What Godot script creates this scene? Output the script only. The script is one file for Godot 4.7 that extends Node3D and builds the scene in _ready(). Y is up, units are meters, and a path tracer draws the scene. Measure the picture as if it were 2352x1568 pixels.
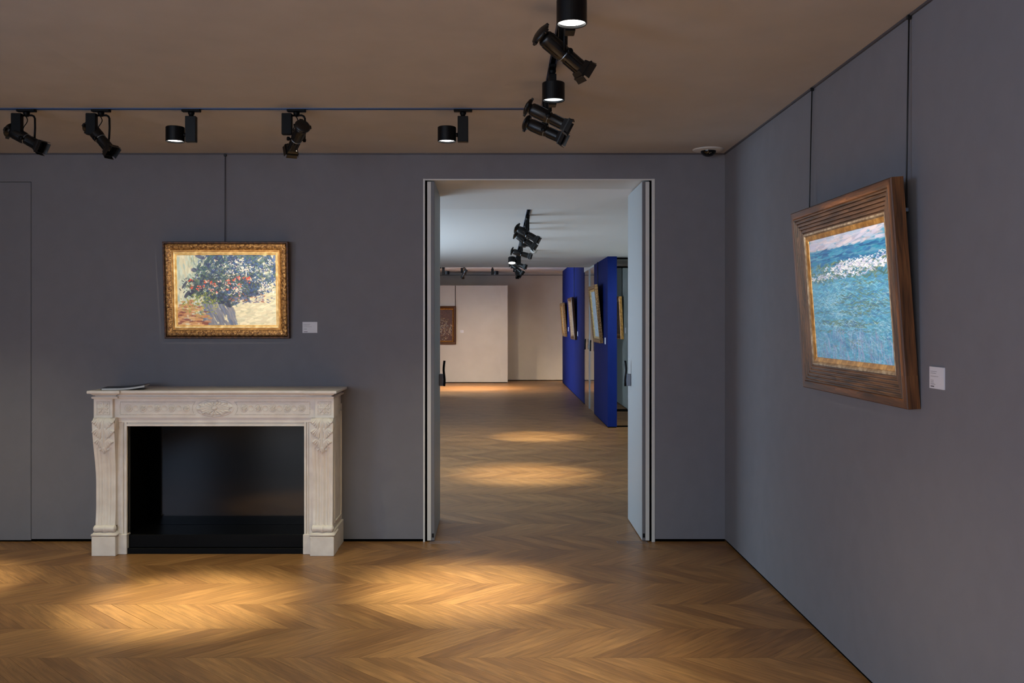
extends Node3D
# A gallery room: grey walls, a marble mantelpiece, two lit paintings, black track lights, and a doorway into a long further room.
# Axes: x to the side, y up, the camera looks along -z. Depths below are given as positive metres from the camera.

const FOCAL := 2130.0      # focal length in pixels of the 2352x1568 frame
const EYE := 1.594
const BACK := 6.70         # depth of the fireplace wall
const CEIL := 2.805
const SIDE := 1.62         # x of the seascape wall
const CEIL_A := 2.559      # ceiling of the further room
const CEIL_B := 2.884      # ceiling of its far end
const ROW := 0.415         # width of a chevron row
const STEP := ROW / 3.0    # plank spacing along a row

const OAK := [Color(0.675, 0.51, 0.33), Color(0.705, 0.535, 0.35), Color(0.645, 0.48, 0.31), Color(0.69, 0.52, 0.34), Color(0.66, 0.495, 0.32), Color(0.605, 0.445, 0.285)]   # the oak of every plank, in both rooms

var taken := {}
var mat := {}
var shared := {}
var rng := RandomNumberGenerator.new()


# ------------------------------------------------------------------ geometry
class Geo:
	var st := SurfaceTool.new()
	var xf := Transform3D()
	var tint := Color.WHITE

	func _init() -> void:
		st.begin(Mesh.PRIMITIVE_TRIANGLES)
		st.set_smooth_group(-1)

	func smooth(on: bool) -> void:
		st.set_smooth_group(1 if on else -1)

	func put(p: Vector3, uv: Vector2) -> void:
		st.set_color(tint)
		st.set_uv(uv)
		st.add_vertex(xf * p)

	func tri(a: Vector3, b: Vector3, c: Vector3, out: Vector3, ua := Vector2.ZERO, ub := Vector2.ZERO, uc := Vector2.ZERO) -> void:
		if (b - a).cross(c - a).dot(out) > 0.0:   # counter-clockwise seen from outside: turn it round
			put(a, ua); put(c, uc); put(b, ub)
		else:
			put(a, ua); put(b, ub); put(c, uc)

	func quad(a: Vector3, b: Vector3, c: Vector3, d: Vector3, out: Vector3, ua := Vector2(0, 0), ub := Vector2(1, 0), uc := Vector2(1, 1), ud := Vector2(0, 1)) -> void:
		tri(a, b, c, out, ua, ub, uc)
		tri(a, c, d, out, ua, uc, ud)

	func box(lo: Vector3, hi: Vector3) -> void:
		var c := [lo, hi]
		for ax in 3:
			for s in 2:
				var n := Vector3.ZERO
				n[ax] = s * 2 - 1
				var p := []
				for k in [[0, 0], [1, 0], [1, 1], [0, 1]]:
					var q := Vector3.ZERO
					q[ax] = c[s][ax]
					q[(ax + 1) % 3] = c[k[0]][(ax + 1) % 3]
					q[(ax + 2) % 3] = c[k[1]][(ax + 2) % 3]
					p.append(q)
				quad(p[0], p[1], p[2], p[3], n)

	func cbox(lo: Vector3, hi: Vector3, e: float) -> void:   # a box with chamfered edges
		var mid := (lo + hi) / 2.0
		var half := (hi - lo) / 2.0
		var at := func(ax: int, s: Array) -> Vector3:
			var q := Vector3.ZERO
			for k in 3:
				q[k] = mid[k] + s[k] * (half[k] - (0.0 if k == ax else e))
			return q
		for ax in 3:
			var b := (ax + 1) % 3
			var c := (ax + 2) % 3
			for s in [-1, 1]:
				var p := []
				for k in [[-1, -1], [1, -1], [1, 1], [-1, 1]]:
					var sg := [0, 0, 0]
					sg[ax] = s
					sg[b] = k[0]
					sg[c] = k[1]
					p.append(at.call(ax, sg))
				var n := Vector3.ZERO
				n[ax] = s
				quad(p[0], p[1], p[2], p[3], n)
			for s1 in [-1, 1]:
				for s2 in [-1, 1]:
					var lo_s := [0, 0, 0]
					lo_s[b] = s1
					lo_s[c] = s2
					lo_s[ax] = -1
					var hi_s: Array = lo_s.duplicate()
					hi_s[ax] = 1
					var n := Vector3.ZERO
					n[b] = s1
					n[c] = s2
					quad(at.call(b, lo_s), at.call(b, hi_s), at.call(c, hi_s), at.call(c, lo_s), n)
		for sx in [-1, 1]:
			for sy in [-1, 1]:
				for sz in [-1, 1]:
					var s := [sx, sy, sz]
					tri(at.call(0, s), at.call(1, s), at.call(2, s), Vector3(sx, sy, sz))

	func lathe(prof: Array, segs: int, turn := 0.0) -> void:   # prof: Vector2(radius, y), round the y axis
		for i in prof.size() - 1:
			var a: Vector2 = prof[i]
			var b: Vector2 = prof[i + 1]
			for j in segs:
				var t0 := turn + TAU * j / segs
				var t1 := turn + TAU * (j + 1) / segs
				var p := [Vector3(a.x * cos(t0), a.y, a.x * sin(t0)), Vector3(a.x * cos(t1), a.y, a.x * sin(t1)), Vector3(b.x * cos(t1), b.y, b.x * sin(t1)), Vector3(b.x * cos(t0), b.y, b.x * sin(t0))]
				var m := (t0 + t1) / 2.0
				var n := Vector3(cos(m), 0, sin(m)) * (b.y - a.y) + Vector3.UP * (a.x - b.x)
				if a.x < 1e-6:
					tri(p[0], p[2], p[3], n)
				elif b.x < 1e-6:
					tri(p[0], p[1], p[2], n)
				else:
					quad(p[0], p[1], p[2], p[3], n)

	func tube(pts: Array, r: float, segs := 8) -> void:
		var rings := []
		var side := Vector3.ZERO
		for i in pts.size():
			var d: Vector3 = (pts[mini(i + 1, pts.size() - 1)] - pts[maxi(i - 1, 0)]).normalized()
			if side == Vector3.ZERO:
				side = d.cross(Vector3.UP if absf(d.y) < 0.9 else Vector3.RIGHT).normalized()
			side = (side - d * side.dot(d)).normalized()
			var up := d.cross(side)
			var ring := []
			for j in segs:
				ring.append(pts[i] + (side * cos(TAU * j / segs) + up * sin(TAU * j / segs)) * r)
			rings.append(ring)
		for i in pts.size() - 1:
			for j in segs:
				var k := (j + 1) % segs
				var a: Vector3 = rings[i][j]
				quad(a, rings[i][k], rings[i + 1][k], rings[i + 1][j], a + rings[i][k] - pts[i] * 2.0)
		for e in [0, pts.size() - 1]:
			var d: Vector3 = pts[1] - pts[0] if e == 0 else pts[e - 1] - pts[e]
			for j in segs:
				tri(pts[e], rings[e][j], rings[e][(j + 1) % segs], -d)

	func ball(c: Vector3, r: Vector3, segs := 8, rings := 5) -> void:
		var keep := xf
		xf = xf * Transform3D(Basis.from_scale(r), c)
		var prof := []
		for i in rings + 1:
			prof.append(Vector2(sin(PI * i / rings), -cos(PI * i / rings)))
		lathe(prof, segs)
		xf = keep

	func sweep(plan: Array, prof: Array) -> void:   # plan: Vector2(x, z) with outside on the walker's left hand; prof: Vector2(outward, y)
		var n := []
		for i in plan.size() - 1:
			var d: Vector2 = (plan[i + 1] - plan[i]).normalized()
			n.append(Vector2(-d.y, d.x))
		var miter := []
		for i in plan.size():
			var a: Vector2 = n[maxi(i - 1, 0)]
			var b: Vector2 = n[mini(i, n.size() - 1)]
			miter.append((a + b) / (1.0 + a.dot(b)))
		for i in plan.size() - 1:
			for k in prof.size() - 1:
				var a: Vector2 = prof[k]
				var b: Vector2 = prof[k + 1]
				var p0: Vector2 = plan[i] + miter[i] * a.x
				var p1: Vector2 = plan[i + 1] + miter[i + 1] * a.x
				var p2: Vector2 = plan[i + 1] + miter[i + 1] * b.x
				var p3: Vector2 = plan[i] + miter[i] * b.x
				var out := Vector3(n[i].x, 0, n[i].y) * (b.y - a.y) + Vector3.UP * (a.x - b.x)
				quad(Vector3(p0.x, a.y, p0.y), Vector3(p1.x, a.y, p1.y), Vector3(p2.x, b.y, p2.y), Vector3(p3.x, b.y, p3.y), out)

	func rail(w: float, h: float, side: int, prof: Array, run := 1.0) -> void:   # one mitred side of a rectangular frame in the xy plane; prof: Vector2(inwards, z)
		var turn := Basis(Vector3.BACK, side * PI / 2.0)
		var l := w if side % 2 == 0 else h
		var o := h if side % 2 == 0 else w
		var v := 0.0
		for k in prof.size() - 1:
			var a: Vector2 = prof[k]
			var b: Vector2 = prof[k + 1]
			var v2 := v + a.distance_to(b) * run
			var pa0 := turn * Vector3(-l / 2 + a.x, o / 2 - a.x, a.y)
			var pa1 := turn * Vector3(l / 2 - a.x, o / 2 - a.x, a.y)
			var pb1 := turn * Vector3(l / 2 - b.x, o / 2 - b.x, b.y)
			var pb0 := turn * Vector3(-l / 2 + b.x, o / 2 - b.x, b.y)
			var out := turn * (Vector3(0, b.y - a.y, b.x - a.x))
			quad(pa0, pa1, pb1, pb0, out, Vector2((a.x) * run, v), Vector2((l - a.x) * run, v), Vector2((l - b.x) * run, v2), Vector2(b.x * run, v2))
			v = v2

	func field(nx: int, ny: int, at: Callable, out: Vector3) -> void:   # a grid of points at(u, v), u and v from 0 to 1
		var g := []
		for j in ny + 1:
			var row := []
			for i in nx + 1:
				row.append(at.call(float(i) / nx, float(j) / ny))
			g.append(row)
		for j in ny:
			for i in nx:
				quad(g[j][i], g[j][i + 1], g[j + 1][i + 1], g[j + 1][i], out)

	func mesh() -> ArrayMesh:
		st.generate_normals()
		st.index()
		return st.commit()


static func relief(p: Vector2, lobes: Array) -> float:   # lobes: [from, to, radius at from, radius at to, height]
	var best := 0.0
	for l in lobes:
		var a: Vector2 = l[0]
		var d: Vector2 = l[1] - a
		var t := clampf((p - a).dot(d) / maxf(d.length_squared(), 1e-9), 0.0, 1.0)
		var r: float = lerpf(l[2], l[3], t)
		var q := p.distance_to(a + d * t) / r
		if q < 1.0:
			best = maxf(best, l[4] * sqrt(1.0 - q * q))
	return best


# ------------------------------------------------------------------ objects
func numbered(called: String) -> String:
	taken[called] = taken.get(called, -1) + 1
	return called if taken[called] == 0 else "%s_%03d" % [called, taken[called]]

func tag(o: Node, label: String, category: String, group := "", kind := "") -> void:
	o.set_meta("label", label)
	o.set_meta("category", category)
	if group: o.set_meta("group", group)
	if kind: o.set_meta("kind", kind)

func thing(called: String, label: String, category: String, at := Vector3.ZERO, group := "", kind := "") -> Node3D:
	var o := Node3D.new()
	o.name = numbered(called)
	add_child(o)
	o.position = at
	tag(o, label, category, group, kind)
	return o

func part(called: String, g, m: Material, parent: Node3D, label := "") -> MeshInstance3D:
	var o := MeshInstance3D.new()
	o.name = called
	o.mesh = g.mesh() if g is Geo else g
	o.material_override = m
	parent.add_child(o, true)
	if label: o.set_meta("label", label)
	return o

func whole(called: String, g, m: Material, label: String, category: String, at := Vector3.ZERO, group := "", kind := "") -> MeshInstance3D:
	var o := MeshInstance3D.new()
	o.name = numbered(called)
	o.mesh = g.mesh() if g is Geo else g
	o.material_override = m
	add_child(o)
	o.position = at
	tag(o, label, category, group, kind)
	return o

func structure(called: String, g, m: Material, label: String, category: String) -> MeshInstance3D:
	return whole(called, g, m, label, category, Vector3.ZERO, "", "structure")

func boxes(list: Array) -> Geo:   # each: [x0, x1, y0, y1, near depth, far depth]
	var g := Geo.new()
	for b in list:
		g.box(Vector3(b[0], b[2], -b[5]), Vector3(b[1], b[3], -b[4]))
	return g

func paint(color: Color, rough := 0.8, metal := 0.0) -> StandardMaterial3D:
	var m := StandardMaterial3D.new()
	m.albedo_color = color
	m.roughness = rough
	m.metallic = metal
	return m

func textured(m: StandardMaterial3D, img: Image, scale := Vector3.ONE, triplanar := false, world := false) -> StandardMaterial3D:
	m.albedo_texture = ImageTexture.create_from_image(img)
	m.uv1_scale = scale
	m.uv1_triplanar = triplanar
	m.uv1_world_triplanar = world
	return m

func glow(color: Color, energy: float) -> StandardMaterial3D:
	var m := paint(color, 0.4)
	m.emission_enabled = true
	m.emission = color
	m.emission_energy_multiplier = energy
	return m


# ------------------------------------------------------------------ textures
func noise(sd: int, freq: float, octaves := 4) -> FastNoiseLite:
	var n := FastNoiseLite.new()
	n.seed = sd
	n.noise_type = FastNoiseLite.TYPE_SIMPLEX_SMOOTH
	n.frequency = freq
	n.fractal_octaves = octaves
	return n

func mottled(w: int, h: int, sd: int, freq: float, dark: Color, light: Color, stretch := 1.0) -> Image:
	var n := noise(sd, freq)
	var img := Image.create_empty(w, h, false, Image.FORMAT_RGB8)
	for y in h:
		for x in w:
			# the two halves are blended so that the picture repeats without a seam
			var a := n.get_noise_2d(x * stretch, y)
			var b := n.get_noise_2d((x - w) * stretch, y)
			var c := n.get_noise_2d(x * stretch, y - h)
			var tx := float(x) / w
			var ty := float(y) / h
			var v := lerpf(lerpf(a, b, tx), c, ty * (1.0 - tx))
			img.set_pixel(x, y, dark.lerp(light, clampf(0.5 + v * 0.9, 0.0, 1.0)))
	return img

func wood(sd: int, w := 512, h := 128, bold := 1.0) -> Image:   # pale oak, grain along x; tinted by each material
	var warp := noise(sd, 0.006, 2)
	var fine := noise(sd + 7, 0.05, 3)
	var broad := noise(sd + 13, 0.012, 2)
	var img := Image.create_empty(w, h, false, Image.FORMAT_RGB8)
	var r := RandomNumberGenerator.new()
	r.seed = sd
	var centre := r.randf_range(-0.1, 1.1) * h
	var slope := r.randf_range(0.01, 0.05)
	var tone_at := noise(sd + 29, 0.02, 2)
	for y in h:
		for x in w:
			var bend := warp.get_noise_2d(x * 0.9, y * 1.6)
			var d: float = absf(y - centre + bend * 16.0) * 1.3 + x * slope
			var ring := pow(0.5 + 0.5 * sin(d * 0.42 + bend * 4.0), 2.5) * (0.55 + 0.45 * tone_at.get_noise_2d(x * 0.5, y))
			var pore := fine.get_noise_2d(x * 0.16, y * 7.0)
			var tone := broad.get_noise_2d(x * 0.3, y * 2.2)
			var v := 0.82 + (pore * 0.11 + tone * 0.13 - ring * 0.11) * bold
			img.set_pixel(x, y, Color(clampf(v, 0, 1), clampf(v * 0.97 - 0.01, 0, 1), clampf(v * 0.92 - 0.02, 0, 1)))
	return img

func dab(img: Image, x: float, y: float, angle: float, length: float, width: float, color: Color, r: RandomNumberGenerator) -> void:
	var c := cos(angle)
	var s := sin(angle)
	var reach := int(length / 2.0 + width)
	var streak := r.randf() * 100.0
	for j in range(maxi(int(y) - reach, 0), mini(int(y) + reach, img.get_height())):
		for i in range(maxi(int(x) - reach, 0), mini(int(x) + reach, img.get_width())):
			var p := (i - x) * c + (j - y) * s
			var q := -(i - x) * s + (j - y) * c
			var along := absf(p) / (length / 2.0)
			if along > 1.0:
				continue
			var half := width / 2.0 * sqrt(1.0 - along * along * 0.8)
			if absf(q) > half:
				continue
			var bristle := 1.0 + 0.10 * sin(q * 2.3 + streak) + 0.05 * sin(q * 5.1 + streak * 2.0)
			var body := 0.80 * clampf((half - absf(q)) / 1.5, 0.25, 1.0) * clampf((1.0 - along) * 4.0, 0.3, 1.0)
			img.set_pixel(i, j, img.get_pixel(i, j).lerp(Color(clampf(color.r * bristle, 0, 1), clampf(color.g * bristle, 0, 1), clampf(color.b * bristle, 0, 1)), body))

func strokes(img: Image, count: int, area: Rect2, colors: Array, length: Vector2, width: Vector2, angle: Vector2, r: RandomNumberGenerator, soft := false) -> void:
	var w := img.get_width()
	var h := img.get_height()
	for k in count:
		var c: Color = colors[r.randi() % colors.size()]
		c = c.lightened(r.randf() * 0.12) if r.randf() < 0.5 else c.darkened(r.randf() * 0.12)
		var at := Vector2(r.randf(), r.randf())
		if soft:
			at = Vector2(0.5, 0.5) + Vector2.from_angle(r.randf() * TAU) * sqrt(r.randf()) * r.randf_range(0.45, 0.62)
		dab(img, (area.position.x + at.x * area.size.x) * w, (area.position.y + at.y * area.size.y) * h, r.randf_range(angle.x, angle.y), r.randf_range(length.x, length.y), r.randf_range(width.x, width.y), c, r)

func flower_canvas() -> Image:   # loose patches of garden colour
	var r := RandomNumberGenerator.new()
	r.seed = 41
	var img := Image.create_empty(640, 448, false, Image.FORMAT_RGB8)
	img.fill(Color(0.80, 0.78, 0.68))
	var cream := [Color(0.86, 0.84, 0.72), Color(0.80, 0.80, 0.70), Color(0.90, 0.87, 0.76)]
	var leaf := [Color(0.16, 0.24, 0.38), Color(0.22, 0.32, 0.34), Color(0.18, 0.20, 0.36), Color(0.30, 0.42, 0.40), Color(0.25, 0.35, 0.55)]
	var haze := [Color(0.62, 0.70, 0.66), Color(0.52, 0.60, 0.55), Color(0.70, 0.74, 0.66), Color(0.45, 0.55, 0.60)]
	var white := [Color(0.95, 0.93, 0.86), Color(0.93, 0.86, 0.80), Color(0.85, 0.90, 0.93)]
	var red := [Color(0.85, 0.24, 0.14), Color(0.90, 0.36, 0.22), Color(0.93, 0.55, 0.48)]
	var any := Vector2(-1.5, 1.5)
	strokes(img, 300, Rect2(0, 0, 0.30, 1), [Color(0.74, 0.80, 0.76), Color(0.82, 0.82, 0.73), Color(0.68, 0.76, 0.74)], Vector2(40, 90), Vector2(12, 22), Vector2(1.3, 1.8), r)
	strokes(img, 420, Rect2(0.36, 0.55, 0.64, 0.45), cream, Vector2(24, 60), Vector2(8, 16), Vector2(-0.5, 0.2), r)
	strokes(img, 300, Rect2(0.12, 0.0, 0.50, 0.50), haze, Vector2(16, 46), Vector2(6, 13), Vector2(0.4, 2.2), r)
	strokes(img, 300, Rect2(0.24, 0.60, 0.34, 0.52), [Color(0.44, 0.46, 0.53), Color(0.50, 0.50, 0.54), Color(0.38, 0.44, 0.58)], Vector2(30, 80), Vector2(8, 16), Vector2(0.9, 1.3), r, true)
	strokes(img, 240, Rect2(-0.06, 0.68, 0.36, 0.46), [Color(0.78, 0.58, 0.38), Color(0.72, 0.50, 0.34), Color(0.50, 0.28, 0.23), Color(0.82, 0.66, 0.46)], Vector2(24, 60), Vector2(9, 16), Vector2(-0.2, 0.2), r, true)
	strokes(img, 170, Rect2(0.20, -0.10, 0.66, 0.74), leaf, Vector2(40, 80), Vector2(16, 28), any, r, true)
	strokes(img, 90, Rect2(0.60, -0.10, 0.42, 0.60), leaf, Vector2(40, 80), Vector2(16, 28), any, r, true)
	strokes(img, 110, Rect2(0.10, 0.28, 0.72, 0.38), [Color(0.17, 0.18, 0.27), Color(0.22, 0.28, 0.30)], Vector2(36, 70), Vector2(14, 24), any, r, true)
	strokes(img, 900, Rect2(0.22, -0.06, 0.62, 0.70), leaf, Vector2(14, 36), Vector2(5, 10), any, r, true)
	strokes(img, 500, Rect2(0.58, -0.08, 0.44, 0.62), [Color(0.26, 0.40, 0.64), Color(0.22, 0.32, 0.54), Color(0.34, 0.42, 0.36), Color(0.18, 0.26, 0.44)], Vector2(14, 34), Vector2(5, 10), any, r, true)
	strokes(img, 520, Rect2(0.10, 0.24, 0.74, 0.44), [Color(0.17, 0.18, 0.27), Color(0.24, 0.32, 0.28), Color(0.38, 0.44, 0.28), Color(0.20, 0.26, 0.38)], Vector2(10, 28), Vector2(4, 9), any, r, true)
	for k in 46:
		var cx := r.randf_range(0.36, 0.92)
		var cy := r.randf_range(0.04, 0.48)
		strokes(img, 14, Rect2(cx, cy, 0.09, 0.09), white if k % 3 > 0 else haze, Vector2(6, 15), Vector2(4, 8), any, r, true)
	for k in 26:
		var cx := r.randf_range(0.10, 0.70)
		var cy := r.randf_range(0.30, 0.54)
		strokes(img, 6, Rect2(cx, cy, 0.05, 0.05), red if k % 3 > 0 else [white[1], red[2]], Vector2(7, 15), Vector2(6, 10), any, r, true)
	strokes(img, 170, Rect2(0.06, 0.52, 0.36, 0.34), [Color(0.54, 0.60, 0.24), Color(0.66, 0.66, 0.32), Color(0.36, 0.47, 0.24)], Vector2(8, 24), Vector2(4, 9), any, r, true)
	strokes(img, 90, Rect2(0.50, 0.56, 0.46, 0.12), [Color(0.66, 0.40, 0.28), Color(0.32, 0.38, 0.58), Color(0.40, 0.42, 0.56)], Vector2(10, 30), Vector2(5, 9), Vector2(-0.4, 0.4), r, true)
	return img

func sea_canvas() -> Image:   # broken water under a strip of pale sky
	var r := RandomNumberGenerator.new()
	r.seed = 58
	var img := Image.create_empty(704, 512, false, Image.FORMAT_RGB8)
	img.fill(Color(0.30, 0.52, 0.66))
	strokes(img, 200, Rect2(0, 0, 1, 0.10), [Color(0.62, 0.63, 0.76), Color(0.69, 0.67, 0.75), Color(0.56, 0.63, 0.76)], Vector2(50, 110), Vector2(8, 16), Vector2(-0.2, 0.1), r)
	strokes(img, 320, Rect2(0, 0.11, 1, 0.13), [Color(0.08, 0.34, 0.58), Color(0.12, 0.42, 0.62), Color(0.06, 0.27, 0.50), Color(0.14, 0.48, 0.64)], Vector2(34, 90), Vector2(5, 11), Vector2(-0.14, 0.08), r)
	strokes(img, 420, Rect2(0, 0.22, 1, 0.16), [Color(0.29, 0.40, 0.32), Color(0.22, 0.38, 0.42), Color(0.38, 0.46, 0.36), Color(0.16, 0.42, 0.60)], Vector2(18, 52), Vector2(5, 10), Vector2(-0.7, 0.3), r)
	strokes(img, 3000, Rect2(0, 0.36, 1, 0.64), [Color(0.24, 0.54, 0.72), Color(0.30, 0.62, 0.78), Color(0.20, 0.46, 0.68), Color(0.42, 0.66, 0.82), Color(0.30, 0.54, 0.64)], Vector2(20, 64), Vector2(3, 8), Vector2(-0.5, 0.5), r)
	for k in 34:   # streaks of swell
		var y := r.randf_range(0.38, 0.88)
		strokes(img, 16, Rect2(r.randf_range(-0.1, 0.7), y, 0.4, 0.03), [Color(0.34, 0.44, 0.36), Color(0.28, 0.42, 0.42), Color(0.18, 0.38, 0.60)], Vector2(20, 60), Vector2(3, 6), Vector2(-0.3, 0.4), r, true)
		strokes(img, 26, Rect2(r.randf_range(-0.1, 0.8), y, 0.35, 0.05), [Color(0.66, 0.80, 0.88), Color(0.54, 0.72, 0.85)], Vector2(12, 36), Vector2(2, 4), Vector2(-0.5, 0.6), r, true)
	for k in 22:   # breaking foam
		var x := r.randf_range(-0.1, 0.9)
		strokes(img, 30, Rect2(x, r.randf_range(0.22, 0.34) - x * 0.04, 0.28, 0.05), [Color(0.88, 0.89, 0.94), Color(0.78, 0.81, 0.91), Color(0.64, 0.65, 0.82)], Vector2(10, 34), Vector2(3, 8), Vector2(-0.5, 0.5), r, true)
	strokes(img, 560, Rect2(-0.05, 0.78, 1.1, 0.30), [Color(0.52, 0.55, 0.78), Color(0.58, 0.50, 0.70), Color(0.36, 0.58, 0.77), Color(0.62, 0.67, 0.84)], Vector2(26, 74), Vector2(2, 5), Vector2(0.9, 1.9), r, true)
	return img

func small_canvas(sd: int, colors: Array, bright: Array) -> Image:
	var r := RandomNumberGenerator.new()
	r.seed = sd
	var img := Image.create_empty(160, 200, false, Image.FORMAT_RGB8)
	img.fill(colors[0])
	strokes(img, 400, Rect2(0, 0, 1, 1), colors, Vector2(12, 30), Vector2(4, 8), Vector2(-1.5, 1.5), r)
	strokes(img, 260, Rect2(0.2, 0.3, 0.75, 0.66), bright, Vector2(5, 15), Vector2(3, 6), Vector2(-1.5, 1.5), r, true)
	return img

func card_print(tall: bool) -> Image:   # a caption card whose lines are too small to read
	var img := Image.create_empty(160, 118, false, Image.FORMAT_RGB8)
	img.fill(Color(0.86, 0.86, 0.89))
	var grey := Color(0.50, 0.50, 0.54)
	var lines := [[14, 24, 70], [14, 34, 58], [14, 50, 66], [86, 50, 14], [14, 72, 34], [14, 80, 30]]
	if tall:
		lines += [[14, 88, 38], [14, 94, 56]]
	for l in lines:
		var x: int = l[0]
		while x < l[0] + l[2]:
			img.fill_rect(Rect2i(x, l[1], 5, 3), grey)
			x += 7
	img.fill_rect(Rect2i(14, 104, 40, 5), Color(0.22, 0.22, 0.26))
	return img


# ------------------------------------------------------------------ materials
func make_materials() -> void:
	mat.wall = textured(paint(Color.WHITE, 0.85), mottled(256, 256, 3, 0.03, Color(0.455, 0.455, 0.482), Color(0.470, 0.470, 0.497)), Vector3.ONE * 0.7, true, true)
	mat.ceiling = textured(paint(Color.WHITE, 0.9), mottled(256, 256, 5, 0.02, Color(0.685, 0.67, 0.655), Color(0.715, 0.70, 0.685)), Vector3.ONE * 0.5, true, true)
	mat.far_ceiling = paint(Color(0.84, 0.84, 0.84), 0.9)
	mat.far_wall = textured(paint(Color.WHITE, 0.85), mottled(128, 128, 9, 0.03, Color(0.76, 0.74, 0.72), Color(0.79, 0.77, 0.75)), Vector3.ONE * 0.5, true, true)
	mat.green_wall = paint(Color(0.62, 0.66, 0.64), 0.85)
	mat.blue_wall = textured(paint(Color.WHITE, 0.75), mottled(128, 128, 15, 0.03, Color(0.045, 0.105, 0.33), Color(0.055, 0.118, 0.355)), Vector3.ONE * 0.6, true, true)
	mat.lacquer = paint(Color(0.60, 0.605, 0.61), 0.5)
	mat.edge_grey = paint(Color(0.42, 0.42, 0.44), 0.5)
	mat.black = paint(Color(0.012, 0.012, 0.014), 0.5)
	mat.black_metal = paint(Color(0.022, 0.022, 0.027), 0.42)
	mat.barrel = paint(Color(0.03, 0.027, 0.027), 0.40)
	mat.void = paint(Color(0.012, 0.012, 0.014), 0.9)
	mat.track = paint(Color(0.34, 0.40, 0.52), 0.35, 0.8)
	mat.steel = paint(Color(0.62, 0.66, 0.70), 0.3, 1.0)
	mat.steel_dull = paint(Color(0.50, 0.54, 0.60), 0.45, 0.6)
	mat.rail = paint(Color(0.30, 0.29, 0.31), 0.5)
	mat.white = paint(Color(0.80, 0.80, 0.79), 0.45)
	mat.dome = paint(Color(0.02, 0.02, 0.025), 0.08)
	mat.gem = paint(Color(0.75, 0.65, 0.5), 0.2, 0.6)
	mat.marble = textured(paint(Color.WHITE, 0.42), mottled(256, 256, 21, 0.018, Color(0.845, 0.81, 0.775), Color(0.915, 0.89, 0.86)), Vector3.ONE * 1.6, true, false)
	mat.black_glass = paint(Color(0.006, 0.006, 0.008), 0.07)
	mat.black_board = paint(Color(0.018, 0.018, 0.022), 0.45)
	for dull in [[mat.black_board, 0.22], [mat.void, 0.12], [mat.black_glass, 0.42], [mat.blue_wall, 0.2], [mat.black, 0.28], [mat.black_metal, 0.34]]:
		dull[0].metallic_specular = dull[1]
	mat.glass = paint(Color(0.85, 0.92, 0.90, 0.08), 0.02)
	mat.glass.transparency = BaseMaterial3D.TRANSPARENCY_ALPHA
	mat.lamp = glow(Color(1.0, 0.99, 0.97), 6.0)
	mat.lamp_dim = glow(Color(0.92, 0.97, 1.0), 1.6)
	mat.lens = paint(Color(0.04, 0.05, 0.07), 0.05)
	var gilt := mottled(256, 256, 33, 0.05, Color(0.27, 0.165, 0.08), Color(0.74, 0.585, 0.37), 1.0)
	mat.gilt = textured(paint(Color.WHITE, 0.42, 0.35), gilt, Vector3(3, 3, 1))
	mat.gilt.heightmap_enabled = true
	mat.gilt.heightmap_texture = ImageTexture.create_from_image(mottled(256, 256, 36, 0.12, Color.BLACK, Color.WHITE))
	mat.gilt.heightmap_scale = 0.35
	mat.gilt_dark = textured(paint(Color(0.60, 0.47, 0.34), 0.45, 0.3), gilt, Vector3(3, 3, 1))
	mat.gold = textured(paint(Color.WHITE, 0.32, 0.55), mottled(128, 128, 39, 0.04, Color(0.50, 0.335, 0.14), Color(0.80, 0.61, 0.34)), Vector3(4, 4, 1))
	mat.silvered = textured(paint(Color.WHITE, 0.4, 0.3), mottled(128, 128, 44, 0.05, Color(0.36, 0.28, 0.20), Color(0.66, 0.60, 0.52)), Vector3(4, 4, 1))
	mat.pale_gold = textured(paint(Color.WHITE, 0.35, 0.35), mottled(128, 128, 40, 0.04, Color(0.74, 0.60, 0.36), Color(0.94, 0.84, 0.62)), Vector3(4, 4, 1))
	mat.old_wood = textured(paint(Color(0.325, 0.23, 0.165), 0.5), wood(101, 512, 128, 2.6), Vector3(1.3, 7.0, 1))
	mat.worn_wood = textured(paint(Color(0.44, 0.285, 0.155), 0.5), wood(108, 512, 128, 2.2), Vector3(1.3, 5.0, 1))
	mat.page = paint(Color(0.80, 0.80, 0.80), 0.8)
	mat.cover = textured(paint(Color.WHITE, 0.35), mottled(64, 64, 51, 0.1, Color(0.03, 0.03, 0.035), Color(0.09, 0.09, 0.10)))
	mat.cable = paint(Color(0.06, 0.055, 0.06), 0.5)
	mat.card = textured(paint(Color.WHITE, 0.7), card_print(false))
	mat.card_tall = textured(paint(Color.WHITE, 0.7), card_print(true))
	mat.flowers = textured(paint(Color.WHITE, 0.45), flower_canvas())
	mat.sea = textured(paint(Color.WHITE, 0.45), sea_canvas())
	mat.underfloor = paint(Color(0.10, 0.06, 0.035), 0.9)
	mat.planks = []
	var grain := []
	for k in 6:
		grain.append(wood(200 + k * 17))
	for tone in OAK:
		for im in grain:
			var m := textured(paint(tone, 0.42), im)
			m.roughness = 0.40
			mat.planks.append(m)
	mat.far_planks = textured(paint(Color.WHITE, 0.42), grain[1])
	mat.far_planks.vertex_color_use_as_albedo = true


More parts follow.
